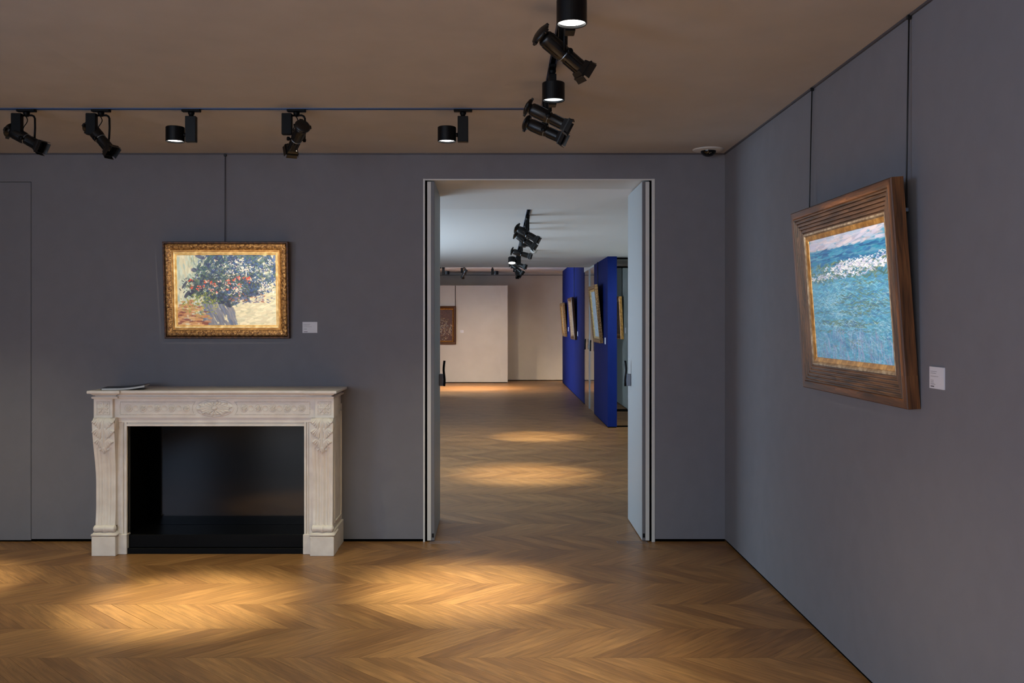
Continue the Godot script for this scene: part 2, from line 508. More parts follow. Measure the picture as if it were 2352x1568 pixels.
# ------------------------------------------------------------------ the room
func make_shell() -> void:
	# fireplace wall, with the flush door and the wide doorway cut out
	var g := boxes([
		[-4.8, -4.294, 0.02, CEIL, BACK, BACK + 0.44], [-4.294, -3.39, 2.60, CEIL, BACK, BACK + 0.44], [-3.39, -0.56, 0.02, CEIL, BACK, BACK + 0.44],
		[-0.56, 1.113, 2.62, CEIL, BACK, BACK + 0.44], [1.113, 1.82, 0.02, CEIL, BACK, BACK + 0.44],
	])
	structure("wall_back", g, mat.wall, "grey painted wall behind the marble mantelpiece", "wall")
	structure("wall_right", boxes([[SIDE, SIDE + 0.2, 0.02, CEIL, -3.2, BACK]]), mat.wall, "grey painted side wall that carries the seascape painting", "wall")
	structure("wall_left", boxes([[-5.0, -4.8, 0.0, 0.9, -3.2, BACK], [-5.0, -4.8, 2.45, CEIL, -3.2, BACK], [-5.0, -4.8, 0.9, 2.45, -3.2, -1.9], [-5.0, -4.8, 0.9, 2.45, 0.9, BACK]]), mat.wall, "grey painted side wall with a window, opposite the seascape", "wall")
	structure("wall_front", boxes([[-5.0, SIDE + 0.2, 0.0, 0.7, -3.4, -3.2], [-5.0, SIDE + 0.2, 2.5, CEIL, -3.4, -3.2], [-5.0, -4.25, 0.7, 2.5, -3.4, -3.2], [-0.95, SIDE + 0.2, 0.7, 2.5, -3.4, -3.2]]), mat.wall, "grey painted wall facing the mantelpiece", "wall")
	structure("ceiling", boxes([[-5.0, SIDE + 0.2, CEIL, CEIL + 0.12, -3.4, BACK + 0.44]]), mat.ceiling, "taupe painted ceiling over the mantelpiece room", "ceiling")
	structure("baseboard_back", boxes([[-4.8, -0.56, 0.0, 0.02, BACK + 0.012, BACK + 0.1], [1.113, SIDE, 0.0, 0.02, BACK + 0.012, BACK + 0.1]]), mat.void, "black recessed baseboard under the mantelpiece wall", "baseboard")
	structure("baseboard_right", boxes([[SIDE + 0.012, SIDE + 0.1, 0.0, 0.02, -3.2, BACK]]), mat.void, "black recessed baseboard under the seascape wall", "baseboard")
	# picture rails at the top of the walls
	structure("trim_1", boxes([[-4.8, SIDE, CEIL - 0.010, CEIL, BACK - 0.010, BACK]]), mat.rail, "thin dark hanging rail along the top of the mantelpiece wall", "trim")
	structure("trim_2", boxes([[SIDE - 0.010, SIDE, CEIL - 0.010, CEIL, -3.2, BACK - 0.010]]), mat.rail, "thin dark hanging rail along the top of the seascape wall", "trim")
	# window in the wall opposite the seascape, out of the frame: its daylight reaches the walls
	var w := thing("window_1", "tall window with white frame in the side wall", "window", Vector3.ZERO, "", "structure")
	part("window_frame", boxes([[-4.95, -4.88, 0.9, 0.97, -1.9, 0.9], [-4.95, -4.88, 2.38, 2.45, -1.9, 0.9], [-4.95, -4.88, 0.97, 2.38, -1.9, -1.83], [-4.95, -4.88, 0.97, 2.38, 0.83, 0.9], [-4.95, -4.88, 0.97, 2.38, -0.535, -0.465]]), mat.white, w)
	for z in [-1.83, -0.465]:
		part("pane", boxes([[-4.92, -4.915, 0.97, 2.38, z, z + 1.295]]), mat.glass, w)
	var w2 := thing("window_4", "wide window with white frame facing the mantelpiece", "window", Vector3.ZERO, "", "structure")
	part("window_frame", boxes([[-4.25, -0.95, 0.7, 0.76, -3.36, -3.28], [-4.25, -0.95, 2.44, 2.5, -3.36, -3.28], [-4.25, -4.19, 0.76, 2.44, -3.36, -3.28], [-1.01, -0.95, 0.76, 2.44, -3.36, -3.28], [-2.63, -2.57, 0.76, 2.44, -3.36, -3.28]]), mat.white, w2)
	for x in [-4.19, -2.57]:
		part("pane", boxes([[x, x + 1.56, 0.76, 2.44, -3.325, -3.32]]), mat.glass, w2)
	# flush door
	var d := thing("door_1", "flush grey door panel set into the mantelpiece wall", "door", Vector3.ZERO, "", "structure")
	part("leaf", boxes([[-4.290, -3.394, 0.012, 2.596, BACK, BACK + 0.05]]), mat.wall, d)
	part("backing", boxes([[-4.294, -3.39, 0.0, 2.60, BACK + 0.06, BACK + 0.40]]), mat.void, d)
	# lining of the doorway
	structure("trim_3", boxes([[-0.56, -0.547, 0.0, 2.62, BACK - 0.006, BACK + 0.44], [1.091, 1.113, 0.0, 2.62, BACK - 0.006, BACK + 0.44], [-0.547, 1.091, 2.61, 2.62, BACK - 0.002, BACK + 0.44]]), mat.white, "white lining of the wide doorway", "trim")
	structure("trim_4", boxes([[-0.547, -0.533, 0.0, 2.61, BACK + 0.012, BACK + 0.06], [1.077, 1.091, 0.0, 2.61, BACK + 0.012, BACK + 0.06]]), mat.void, "black rubber seals between doorway lining and door leaves", "trim")
	make_leaf(2, -0.531, 1.0, 0.012, "white door leaf opened against the mantelpiece side of the doorway")
	make_leaf(3, 1.075, -1.0, 0.0, "white door leaf opened against the seascape side of the doorway")
	for s in [[-0.51, "thin metal floor plate under the door leaf beside the mantelpiece"], [0.84, "thin metal floor plate under the door leaf beside the seascape wall"]]:
		var p := Geo.new()
		p.rail(0.215, 0.052, 0, [Vector2(0, 0), Vector2(0, 0.002), Vector2(0.003, 0.002), Vector2(0.003, 0)])
		p.rail(0.215, 0.052, 1, [Vector2(0, 0), Vector2(0, 0.002), Vector2(0.003, 0.002), Vector2(0.003, 0)])
		p.rail(0.215, 0.052, 2, [Vector2(0, 0), Vector2(0, 0.002), Vector2(0.003, 0.002), Vector2(0.003, 0)])
		p.rail(0.215, 0.052, 3, [Vector2(0, 0), Vector2(0, 0.002), Vector2(0.003, 0.002), Vector2(0.003, 0)])
		var o := structure("trim_5" if s[0] < 0 else "trim_6", p, mat.steel_dull, s[1], "trim")
		o.position = Vector3(s[0] + 0.107, 0, -6.685)
		o.rotation.x = -PI / 2

func make_leaf(n: int, x: float, way: float, swing: float, label: String) -> void:   # x: outer face, way: towards the opening
	var d := thing("door_%d" % n, label, "door", Vector3(x, 0, -BACK), "", "structure")
	d.rotation.y = swing * way
	var span := func(a: float, b: float, y0: float, y1: float, z0: float, z1: float) -> Geo:
		var g := Geo.new()
		g.cbox(Vector3(minf(a * way, b * way), y0, -z1), Vector3(maxf(a * way, b * way), y1, -z0), 0.0015)
		return g
	part("panel", span.call(0.001, 0.053, 0.008, 2.602, 0.004, 0.75), mat.lacquer, d)
	part("edge_strip", span.call(0.0, 0.028, 0.008, 2.60, 0.0, 0.012), mat.white, d, "white edge strip")
	part("edge_seal", span.call(0.029, 0.0525, 0.008, 2.60, 0.001, 0.012), mat.edge_grey, d, "grey edge seal")
	part("floor_lock", span.call(0.034, 0.048, 0.03, 0.06, -0.003, 0.004), mat.black_metal, d)
	var h := Geo.new()
	h.smooth(true)
	var pts := []
	for i in 9:
		pts.append(Vector3(way * (0.053 + 0.040 + 0.004 * sin(i * 0.9)), 1.082 + 0.025 * i, -0.60))
	h.tube(pts, 0.0095, 10)
	var bar := part("handle", h, mat.black_metal, d, "black bar handle")
	var s := Geo.new()
	s.cbox(Vector3(minf(0.0525 * way, 0.086 * way), 1.085, -0.625), Vector3(maxf(0.0525 * way, 0.086 * way), 1.178, -0.575), 0.003)
	part("handle_plate", s, mat.steel_dull, bar, "steel handle plate")

func make_floor() -> void:
	var root := thing("floor", "oak chevron parquet floor running through both rooms", "floor", Vector3.ZERO, "", "structure")
	part("underlay", boxes([[-5.0, 4.7, -0.10, -0.011, -3.4, 25.2]]), mat.underfloor, root)
	var lean := {}
	for s in [-1, 1, 2]:   # a plank of a row that leans one way or the other; origin on its far edge. 2: one with open joints
		var g := Geo.new()
		var e := 0.0005 if s < 2 else 0.0016
		var kind: int = s
		s = mini(s, 1)
		var far0 := Vector3(e, 0, e)
		var far1 := Vector3(STEP - e, 0, e)
		var near1 := Vector3(STEP - e + s * ROW, 0, ROW - e)
		var near0 := Vector3(e + s * ROW, 0, ROW - e)
		var down := Vector3(0, -0.012, 0)
		g.quad(far0, far1, near1, near0, Vector3.UP, Vector2(0, 0), Vector2(0, 1), Vector2(1, 1), Vector2(1, 0))
		for p in [[far0, far1, Vector3.FORWARD], [far1, near1, Vector3(1, 0, -s)], [near1, near0, Vector3.BACK], [near0, far0, Vector3(-1, 0, s)]]:
			g.quad(p[0], p[1], p[1] + down, p[0] + down, p[2])
		lean[kind] = g.mesh()
	var rest := Geo.new()
	var made := 0
	for k in range(-18, 50):
		var zn := 4.392 + ROW * k          # near edge of the row
		if zn > 24.9:
			break
		var s := 1 if posmod(k, 2) == 1 else -1
		var zf := zn + ROW
		var x0 := -4.9 if zn < BACK else -3.0
		var x1 := SIDE if zn < BACK - 0.3 else (2.3 if zn < 18.6 else 4.5)
		for i in range(int(floor((x0 + 2.192) / STEP)) - 3, int(ceil((x1 + 2.192) / STEP)) + 3):
			var x := -2.192 + i * STEP
			var lo := minf(x, x + s * ROW)
			var hi := maxf(x, x + s * ROW) + STEP
			if hi < x0 or lo > x1 + 0.1:
				continue
			rng.seed = hash(Vector2i(k, i))
			var pick := rng.randi()
			var inside := zf > 4.05 and hi > -1170.0 / FOCAL * zf and lo < 1.66
			if zn > BACK:
				inside = hi > -0.55 and lo < 1.10 and zn < 9.1
			if inside and made < 300:
				var o := part("plank", lean[2 if k == 1 and (i == -1 or i == 0) else s], mat.planks[pick % mat.planks.size()], root)
				o.position = Vector3(x, 0, -zf)
				made += 1
			else:
				rest.tint = OAK[pick % OAK.size()].srgb_to_linear()   # vertex colours are linear
				rest.xf = Transform3D(Basis(), Vector3(x, 0, -zf))
				var e := 0.0006
				rest.quad(Vector3(e, 0, e), Vector3(STEP - e, 0, e), Vector3(STEP - e + s * ROW, 0, ROW - e), Vector3(e + s * ROW, 0, ROW - e), Vector3.UP, Vector2(0, 0), Vector2(0, 1), Vector2(1, 1), Vector2(1, 0))
				rest.quad(Vector3(e, -0.012, e), Vector3(STEP - e, -0.012, e), Vector3(STEP - e, 0, e), Vector3(e, 0, e), Vector3.FORWARD)
	var o := part("plank_field", rest, mat.far_planks, root)
	o.set_meta("kind", "stuff")


# ------------------------------------------------------------------ the further room
func make_further_room() -> void:
	var slab := boxes([[-3.2, 4.7, CEIL_A, CEIL_B + 0.3, 8.0, 16.70]])
	var lo := BACK + 0.44   # between the doorway and the track the ceiling rises to the door head
	slab.quad(Vector3(-3.2, 2.612, -lo), Vector3(4.7, 2.612, -lo), Vector3(4.7, CEIL_A, -8.0), Vector3(-3.2, CEIL_A, -8.0), Vector3.DOWN)
	slab.quad(Vector3(-3.2, CEIL_B + 0.3, -lo), Vector3(4.7, CEIL_B + 0.3, -lo), Vector3(4.7, CEIL_B + 0.3, -8.0), Vector3(-3.2, CEIL_B + 0.3, -8.0), Vector3.UP)
	slab.quad(Vector3(-3.2, 2.612, -lo), Vector3(4.7, 2.612, -lo), Vector3(4.7, CEIL_B + 0.3, -lo), Vector3(-3.2, CEIL_B + 0.3, -lo), Vector3.BACK)
	structure("ceiling_further", slab, mat.far_ceiling, "white ceiling of the further room beyond the doorway", "ceiling")
	structure("ceiling_end", boxes([[-3.2, 4.7, CEIL_B, CEIL_B + 0.3, 16.70, 25.2], [1.74, 2.5, 2.59, CEIL_B, 16.70, 18.9]]), mat.far_ceiling, "white ceiling over the far end of the further room", "ceiling")
	structure("wall_end", boxes([[-3.2, 4.7, 0.02, CEIL_B, 24.8, 25.0]]), mat.far_wall, "beige wall closing the far end of the further room", "wall")
	structure("baseboard_end", boxes([[-3.0, 4.5, 0.0, 0.02, 24.84, 25.0]]), mat.void, "black recessed baseboard of the far beige wall", "baseboard")
	structure("trim_7", boxes([[-3.0, 4.5, 2.812, 2.826, 24.782, 24.8]]), mat.rail, "thin rail along the top of the far beige wall", "trim")
	structure("wall_window_side", boxes([
		[-3.2, -3.0, 0.0, CEIL_A + 0.06, BACK + 0.44, 8.2], [-3.2, -3.0, 0.0, 0.5, 8.2, 13.0], [-3.2, -3.0, 2.3, CEIL_A, 8.2, 13.0], [-3.2, -3.0, 0.0, CEIL_A, 13.0, 16.7],
		[-3.2, -3.0, 0.0, CEIL_B, 16.7, 20.3], [-3.2, -3.0, 2.7, CEIL_B, 20.3, 21.5], [-3.2, -3.0, 0.0, CEIL_B, 21.5, 25.2]]), mat.far_wall, "pale wall with windows along the further room", "wall")
	structure("wall_niche", boxes([[-5.2, -3.2, 0.0, 2.7, 20.1, 20.3], [-5.2, -3.2, 0.0, 2.7, 21.5, 21.7], [-5.2, -3.2, 2.7, 2.9, 20.1, 21.7], [-5.2, -3.2, -0.1, 0.0, 20.1, 21.7]]), mat.far_wall, "pale reveal of the tall window at the far end", "wall")
	structure("wall_further_right", boxes([[2.28, 2.5, 0.015, 2.62, BACK + 0.44, 18.8], [2.28, 4.7, 0.0, CEIL_B, 18.8, 18.9], [4.5, 4.7, 0.0, CEIL_B, 18.9, 25.0]]), mat.green_wall, "grey-green wall behind the blue partition", "wall")
	structure("wall_doorway_side", boxes([[1.82, 2.5, 0.0, 2.62, BACK + 0.3, BACK + 0.44], [-3.2, -3.0, 0.0, 2.62, BACK + 0.3, BACK + 0.5]]), mat.far_wall, "pale wall returning beside the doorway", "wall")
	structure("baseboard_further_right", boxes([[2.30, 2.5, 0.0, 0.015, BACK + 0.44, 18.8]]), mat.void, "black recessed baseboard of the grey-green wall", "baseboard")
	structure("trim_8", boxes([[1.737, 2.28, CEIL_A - 0.02, CEIL_A, 14.1, 14.2], [1.737, 2.28, CEIL_A - 0.02, CEIL_A, 16.35, 16.5]]), mat.void, "black sliding-door slots in the ceiling beside the blue partition", "trim")
	structure("trim_9", boxes([[1.737, 2.28, 0.0, 0.006, 13.95, 14.1], [1.737, 2.28, 0.0, 0.006, 16.35, 16.75]]), mat.void, "black sliding-door slots in the floor beside the blue partition", "trim")
	# blue partition in two pieces with a pair of glass doors between them
	structure("wall_partition", boxes([[1.60, 1.737, 0.015, CEIL_A, 13.86, 15.9]]), mat.blue_wall, "deep blue partition standing before the glass doors", "wall")
	structure("wall_partition_end", boxes([[1.60, 1.62, 0.015, CEIL_B, 17.8, 24.0]]), mat.blue_wall, "deep blue partition running on to the far beige wall", "wall")
	structure("baseboard_partition", boxes([[1.605, 1.73, 0.0, 0.015, 13.87, 15.9], [1.603, 1.617, 0.0, 0.015, 17.8, 24.0]]), mat.void, "black recessed baseboard under the blue partitions", "baseboard")
	structure("trim_10", boxes([[1.60, 1.737, CEIL_A - 0.03, CEIL_A, 15.9, 16.7], [1.60, 1.737, CEIL_A - 0.03, CEIL_B, 16.7, 17.8]]), mat.far_ceiling, "white head over the glass doors", "trim")
	var n := 4
	for s in [[15.9, 16.80, 16.70], [16.80, 17.8, 16.87]]:
		var d := thing("door_%d" % n, ["frameless glass door next to the near blue partition", "frameless glass door next to the far blue partition"][n - 4], "door", Vector3.ZERO, "", "structure")
		part("pane", boxes([[1.606, 1.616, 0.02, CEIL_A - 0.03, s[0] + 0.02, s[1] - 0.02]]), mat.glass, d)
		var z: float = s[1] - 0.05 if n == 4 else s[0]
		part("stile", boxes([[1.595, 1.627, 0.01, CEIL_A - 0.03, z, z + 0.05]]), mat.steel, d, "steel edge stile")
		var h := Geo.new()
		h.smooth(true)
		var hz: float = s[2] - 0.42 if n == 4 else s[2] + 0.42
		h.tube([Vector3(1.575, 1.065, -hz), Vector3(1.575, 1.16, -hz), Vector3(1.580, 1.26, -hz)], 0.012, 8)
		part("handle", h, mat.black_metal, d)
		part("lock", boxes([[1.58, 1.64, 1.09, 1.17, z - 0.04, z + 0.09]]), mat.steel, d)
		n += 1
	# free-standing display wall before the end wall
	structure("wall_display", boxes([[-3.0, 0.18, 0.02, 2.51, 23.9, 24.25]]), mat.far_wall, "free-standing beige display wall before the end wall", "wall")
	structure("baseboard_display", boxes([[-3.0, 0.17, 0.0, 0.02, 23.93, 24.2]]), mat.void, "black recessed baseboard under the display wall", "baseboard")
	# windows of the further room, out of the frame
	var w := thing("window_2", "wide window with white frame along the further room", "window", Vector3.ZERO, "", "structure")
	part("window_frame", boxes([[-3.15, -3.08, 0.5, 0.56, 8.2, 13.0], [-3.15, -3.08, 2.24, 2.3, 8.2, 13.0], [-3.15, -3.08, 0.56, 2.24, 8.2, 8.26], [-3.15, -3.08, 0.56, 2.24, 10.57, 10.63], [-3.15, -3.08, 0.56, 2.24, 12.94, 13.0]]), mat.white, w)
	for z in [8.26, 10.63]:
		part("pane", boxes([[-3.12, -3.115, 0.56, 2.24, z, z + 2.31]]), mat.glass, w)
	var w2 := thing("window_3", "tall narrow window at the far end of the further room", "window", Vector3.ZERO, "", "structure")
	part("pane", boxes([[-5.2, -5.19, 0.0, 2.7, 20.3, 21.5]]), mat.glass, w2)


# ------------------------------------------------------------------ mantelpiece
func make_mantelpiece() -> void:
	var root := thing("fireplace", "carved white marble fireplace closed by a glossy black panel", "fireplace", Vector3(-1.953, 0, -BACK))
	var m: Material = mat.marble
	# legs, behind the carved consoles
	for s in [-1, 1]:
		var g := Geo.new()
		g.cbox(Vector3(minf(s * 0.607, s * 0.80), 0.0, 0.0), Vector3(maxf(s * 0.607, s * 0.80), 0.90, 0.335), 0.004)
		part("leg", g, m, root)
		# inner jamb moulding: a flat, two ribs and the inner arris
		var j := Geo.new()
		for r in [[0.607, 0.622, 0.352], [0.622, 0.632, 0.343], [0.632, 0.638, 0.351], [0.638, 0.675, 0.346]]:
			j.cbox(Vector3(minf(s * r[0], s * r[1]), 0.135, 0.30), Vector3(maxf(s * r[0], s * r[1]), 0.905, r[2]), 0.0015)
		part("jamb", j, m, root)
		var jb := Geo.new()
		jb.cbox(Vector3(minf(s * 0.602, s * 0.662), 0.0, 0.25), Vector3(maxf(s * 0.602, s * 0.662), 0.137, 0.366), 0.003)
		part("jamb_base", jb, m, root)
		# side panel with a raised moulding
		var sp := Geo.new()
		var sx := func(lo: float, hi: float, y0: float, y1: float, z0: float, z1: float) -> void:
			sp.cbox(Vector3(minf(s * lo, s * hi), y0, z0), Vector3(maxf(s * lo, s * hi), y1, z1), 0.0015)
		sx.call(0.79, 0.806, 0.17, 1.0, 0.0, 0.345)
		for f in [[0.20, 0.214, 0.05, 0.30], [0.95, 0.964, 0.05, 0.30], [0.23, 0.93, 0.034, 0.048], [0.23, 0.93, 0.302, 0.316], [0.20, 0.235, 0.048, 0.066], [0.20, 0.235, 0.284, 0.302], [0.93, 0.964, 0.048, 0.066], [0.93, 0.964, 0.284, 0.302]]:
			sx.call(0.804, 0.812, f[0], f[1], f[2], f[3])
		part("side_panel", sp, m, root)
		var sb := Geo.new()
		sb.cbox(Vector3(minf(s * 0.78, s * 0.818), 0.0, 0.0), Vector3(maxf(s * 0.78, s * 0.818), 0.165, 0.37), 0.003)
		part("side_base", sb, m, root)
		# plinth block under the console, with its moulding and the scroll roll
		var p := Geo.new()
		p.cbox(Vector3(minf(s * 0.659, s * 0.822), 0.0, 0.25), Vector3(maxf(s * 0.659, s * 0.822), 0.130, 0.413), 0.003)
		part("plinth", p, m, root)
		var pm := Geo.new()
		pm.smooth(true)
		var cx: float = s * 0.7405
		pm.sweep([Vector2(cx - 0.0765, 0.25), Vector2(cx - 0.0765, 0.405), Vector2(cx + 0.0765, 0.405), Vector2(cx + 0.0765, 0.25)].map(func(v): return v), [Vector2(0.0, 0.130), Vector2(0.007, 0.133), Vector2(0.010, 0.141), Vector2(0.007, 0.149), Vector2(0.0, 0.152), Vector2(-0.003, 0.158), Vector2(-0.02, 0.160), Vector2(-0.0764, 0.160)])
		part("plinth_moulding", pm, m, root)
		var roll := Geo.new()
		roll.smooth(true)
		roll.xf = Transform3D(Basis(Vector3.BACK, -PI / 2), Vector3(cx - 0.076, 0.182, 0.388))
		var rp := [Vector2(0.0, 0.0), Vector2(0.012, 0.0), Vector2(0.014, 0.004), Vector2(0.021, 0.006), Vector2(0.024, 0.012), Vector2(0.022, 0.03), Vector2(0.021, 0.055), Vector2(0.024, 0.060), Vector2(0.022, 0.066), Vector2(0.027, 0.070), Vector2(0.027, 0.082), Vector2(0.022, 0.086), Vector2(0.024, 0.092), Vector2(0.021, 0.097), Vector2(0.022, 0.122), Vector2(0.024, 0.140), Vector2(0.021, 0.146), Vector2(0.014, 0.148), Vector2(0.012, 0.152), Vector2(0.0, 0.152)]
		roll.lathe(rp, 24)
		part("scroll_roll", roll, m, root)
		part("console", console_mesh(cx, 1.0), m, root)
		# corner block above the console
		var cb := Geo.new()
		cb.cbox(Vector3(minf(s * 0.688, s * 0.818), 0.934, 0.20), Vector3(maxf(s * 0.688, s * 0.818), 1.068, 0.388), 0.0025)
		var block := part("corner_block", cb, m, root)
		part("rosette_panel", square_rosette(s * 0.753, 1.001, 0.3882), m, block)
		part("bead_border", bead_square(s * 0.753, 1.001, 0.3885), m, block).set_meta("kind", "stuff")
	# lintel and frieze
	var fr := Geo.new()
	fr.cbox(Vector3(-0.80, 0.90, 0.0), Vector3(0.80, 1.07, 0.350), 0.003)
	fr.cbox(Vector3(-0.69, 0.932, 0.345), Vector3(0.69, 1.066, 0.362), 0.002)
	part("frieze", fr, m, root)
	var li := Geo.new()
	for r in [[0.874, 0.889, 0.352, 0.607], [0.889, 0.899, 0.343, 0.622], [0.899, 0.905, 0.351, 0.632], [0.905, 0.932, 0.346, 0.675]]:
		li.cbox(Vector3(-r[3] - 0.002, r[0], 0.0), Vector3(r[3] + 0.002, r[1], r[2]), 0.0015)
	part("lintel", li, m, root)
	# ornaments of the frieze
	var ros := rosette_mesh()
	for s in [-1, 1]:
		for i in 5:
			var o := part("rosette", ros, m, root)
			o.position = Vector3(s * (0.197 + 0.098 * i + 0.002), 0.9985, 0.3628)
			o.rotation.z = 0.2 * i
		for i in 4:
			var dk := Geo.new()
			dk.smooth(true)
			dk.xf = Transform3D(Basis(Vector3.RIGHT, PI / 2), Vector3(s * (0.197 + 0.098 * (i + 0.5)), 0.9985, 0.3626))
			dk.lathe([Vector2(0.0215, 0.0), Vector2(0.020, 0.0025), Vector2(0.0175, 0.0), Vector2(0.0, 0.0)], 20)
			part("roundel", dk, m, root)
		part("bead_border", bead_band(s), m, root).set_meta("kind", "stuff")
	part("acanthus_oval", oval_mesh(), m, root)
	# shelf: breaks forward over the consoles
	var plan := [Vector2(-0.797, 0.0), Vector2(-0.797, 0.392), Vector2(-0.668, 0.392), Vector2(-0.668, 0.370), Vector2(0.668, 0.370), Vector2(0.668, 0.392), Vector2(0.797, 0.392), Vector2(0.797, 0.0)]
	var sh := Geo.new()
	sh.sweep(plan, [Vector2(-0.02, 1.066), Vector2(0.018, 1.066), Vector2(0.023, 1.069), Vector2(0.025, 1.074), Vector2(0.023, 1.080), Vector2(0.018, 1.083), Vector2(0.006, 1.083), Vector2(0.006, 1.087), Vector2(0.014, 1.089), Vector2(0.022, 1.094), Vector2(0.027, 1.100), Vector2(0.036, 1.103), Vector2(0.044, 1.103), Vector2(0.046, 1.107), Vector2(0.046, 1.118), Vector2(0.043, 1.122), Vector2(-0.02, 1.122)])
	sh.box(Vector3(-0.79, 1.07, 0.0), Vector3(0.79, 1.1218, 0.385))
	part("shelf", sh, m, root)
	make_firebox(root)

func console_mesh(cx: float, _way: float) -> ArrayMesh:
	var key := "console%.2f" % cx
	if shared.has(key):
		return shared[key]
	var lobes := [[Vector2(0, 0.932), Vector2(0, 0.70), 0.0075, 0.006, 0.007], [Vector2(-0.011, 0.935), Vector2(-0.009, 0.76), 0.004, 0.003, 0.0045], [Vector2(0.011, 0.935), Vector2(0.009, 0.76), 0.004, 0.003, 0.0045]]
	for s in [-1.0, 1.0]:
		for t in 3:
			var top := 0.936 - 0.070 * t
			var reach: float = [0.072, 0.070, 0.058][t]
			for j in 5:
				var tipx: float = s * (reach - j * 0.0115)
				var tip := Vector2(tipx, top - 0.020 - j * 0.0125 - (0.004 if j == 0 else 0.0))
				var mid := Vector2(s * (0.014 + (reach - 0.02 - j * 0.0105) * 0.55), top - 0.004 - j * 0.006)
				lobes.append([Vector2(s * 0.010, top - 0.002 - j * 0.004), mid, 0.0035, 0.0055, 0.0065])
				lobes.append([mid, tip, 0.0055, 0.0072, 0.0085])
	for x in [-0.026, -0.013, 0.0, 0.013, 0.026]:
		lobes.append([Vector2(x * 0.5, 0.735), Vector2(x, 0.705 + absf(x) * 0.55), 0.005, 0.0075, 0.008])
	var sweepline := func(y: float) -> float:   # how far the scroll stands out from the wall at height y
		var t := clampf((y - 0.20) / 0.737, 0.0, 1.0)
		var d := 0.372 + 0.010 * exp(-pow(t / 0.10, 2.0)) + 0.046 * smoothstep(0.40, 0.97, t)
		return d - 0.026 * pow(maxf(0.0, (t - 0.945) / 0.055), 2.0)
	var g := Geo.new()
	g.smooth(true)
	var front := func(u: float, v: float) -> Vector3:
		var y := 0.200 + 0.737 * v
		var half := lerpf(0.0665, 0.0755, smoothstep(0.35, 0.95, v))
		var x := (u * 2.0 - 1.0) * half
		var ax := absf(x) / half
		var h := 0.0
		if y < 0.735:   # flutes, and a twisted cord down the middle
			if ax > 0.16 and ax < 0.42: h = -0.005 * sin((ax - 0.16) / 0.26 * PI)
			elif ax > 0.46 and ax < 0.74: h = -0.005 * sin((ax - 0.46) / 0.28 * PI)
			elif ax < 0.10: h = 0.0035 * sqrt(maxf(0.0, 1.0 - ax * ax / 0.01)) * (0.75 + 0.25 * sin(y * 420.0 + x * 260.0))
		h += relief(Vector2(x, y), lobes) * 1.55
		return Vector3(cx + x, y, sweepline.call(y) + h)
	g.field(64, 190, front, Vector3.BACK)
	g.smooth(false)
	for s in [-1, 1]:
		var cheek := func(u: float, v: float) -> Vector3:
			var y := 0.200 + 0.737 * v
			var half := lerpf(0.0665, 0.0755, smoothstep(0.35, 0.95, v))
			return Vector3(cx + s * half, y, lerpf(0.30, sweepline.call(y), u))
		g.field(1, 40, cheek, Vector3(s, 0, 0))
		var eye := Geo.new()   # the spiral boss of the scroll on its cheek
		g.smooth(true)
		g.xf = Transform3D(Basis(Vector3.BACK, -s * PI / 2), Vector3(cx + s * 0.0752, 0.885, 0.372))
		g.lathe([Vector2(0.036, 0.0), Vector2(0.034, 0.0035), Vector2(0.028, 0.001), Vector2(0.022, 0.0035), Vector2(0.016, 0.001), Vector2(0.009, 0.004), Vector2(0.0, 0.0045)], 24)
		g.xf = Transform3D()
		g.smooth(false)
	g.quad(Vector3(cx - 0.0755, 0.937, 0.30), Vector3(cx + 0.0755, 0.937, 0.30), Vector3(cx + 0.0755, 0.937, 0.40), Vector3(cx - 0.0755, 0.937, 0.40), Vector3.UP)
	shared[key] = g.mesh()
	return shared[key]

func square_rosette(x: float, y: float, z: float) -> Geo:
	var lobes := []
	for k in 8:
		var a := TAU * k / 8.0
		var far: float = 0.030 if k % 2 == 0 else 0.040
		lobes.append([Vector2.from_angle(a) * 0.010, Vector2.from_angle(a) * far, 0.004, 0.0065 if k % 2 == 0 else 0.005, 0.0045])
	for k in 8:
		var a := TAU * (k + 0.5) / 8.0
		lobes.append([Vector2.from_angle(a) * 0.014, Vector2.from_angle(a) * 0.029, 0.003, 0.0035, 0.003])
	lobes.append([Vector2.ZERO, Vector2(0.0001, 0), 0.010, 0.010, 0.008])
	var g := Geo.new()
	g.smooth(true)
	var at := func(u: float, v: float) -> Vector3:
		var p := Vector2(u - 0.5, v - 0.5) * 0.074
		return Vector3(x + p.x, y + p.y, z + relief(p, lobes) * 1.6)
	g.field(34, 34, at, Vector3.BACK)
	return g

func bead(g: Geo, x: float, y: float, z: float) -> void:
	g.ball(Vector3(x, y, z), Vector3.ONE * 0.0036, 6, 4)

func bead_square(x: float, y: float, z: float) -> Geo:
	var g := Geo.new()
	g.smooth(true)
	for i in 11:
		var t := -0.0435 + 0.0087 * i
		bead(g, x + t, y - 0.0435, z)
		bead(g, x + t, y + 0.0435, z)
		if i > 0 and i < 10:
			bead(g, x - 0.0435, y + t, z)
			bead(g, x + 0.0435, y + t, z)
	return g

func bead_band(s: int) -> Geo:   # the long border round five rosettes, curved towards the oval
	var g := Geo.new()
	g.smooth(true)
	for i in 59:
		var x := 0.135 + 0.0088 * i
		bead(g, s * x, 1.0415, 0.3625)
		bead(g, s * x, 0.9555, 0.3625)
	for i in range(1, 10):
		var y := 0.9555 + 0.0086 * i
		bead(g, s * 0.648, y, 0.3625)
		bead(g, s * (0.135 + 0.020 * (1.0 - pow((y - 0.9985) / 0.043, 2.0))), y, 0.3625)
	return g

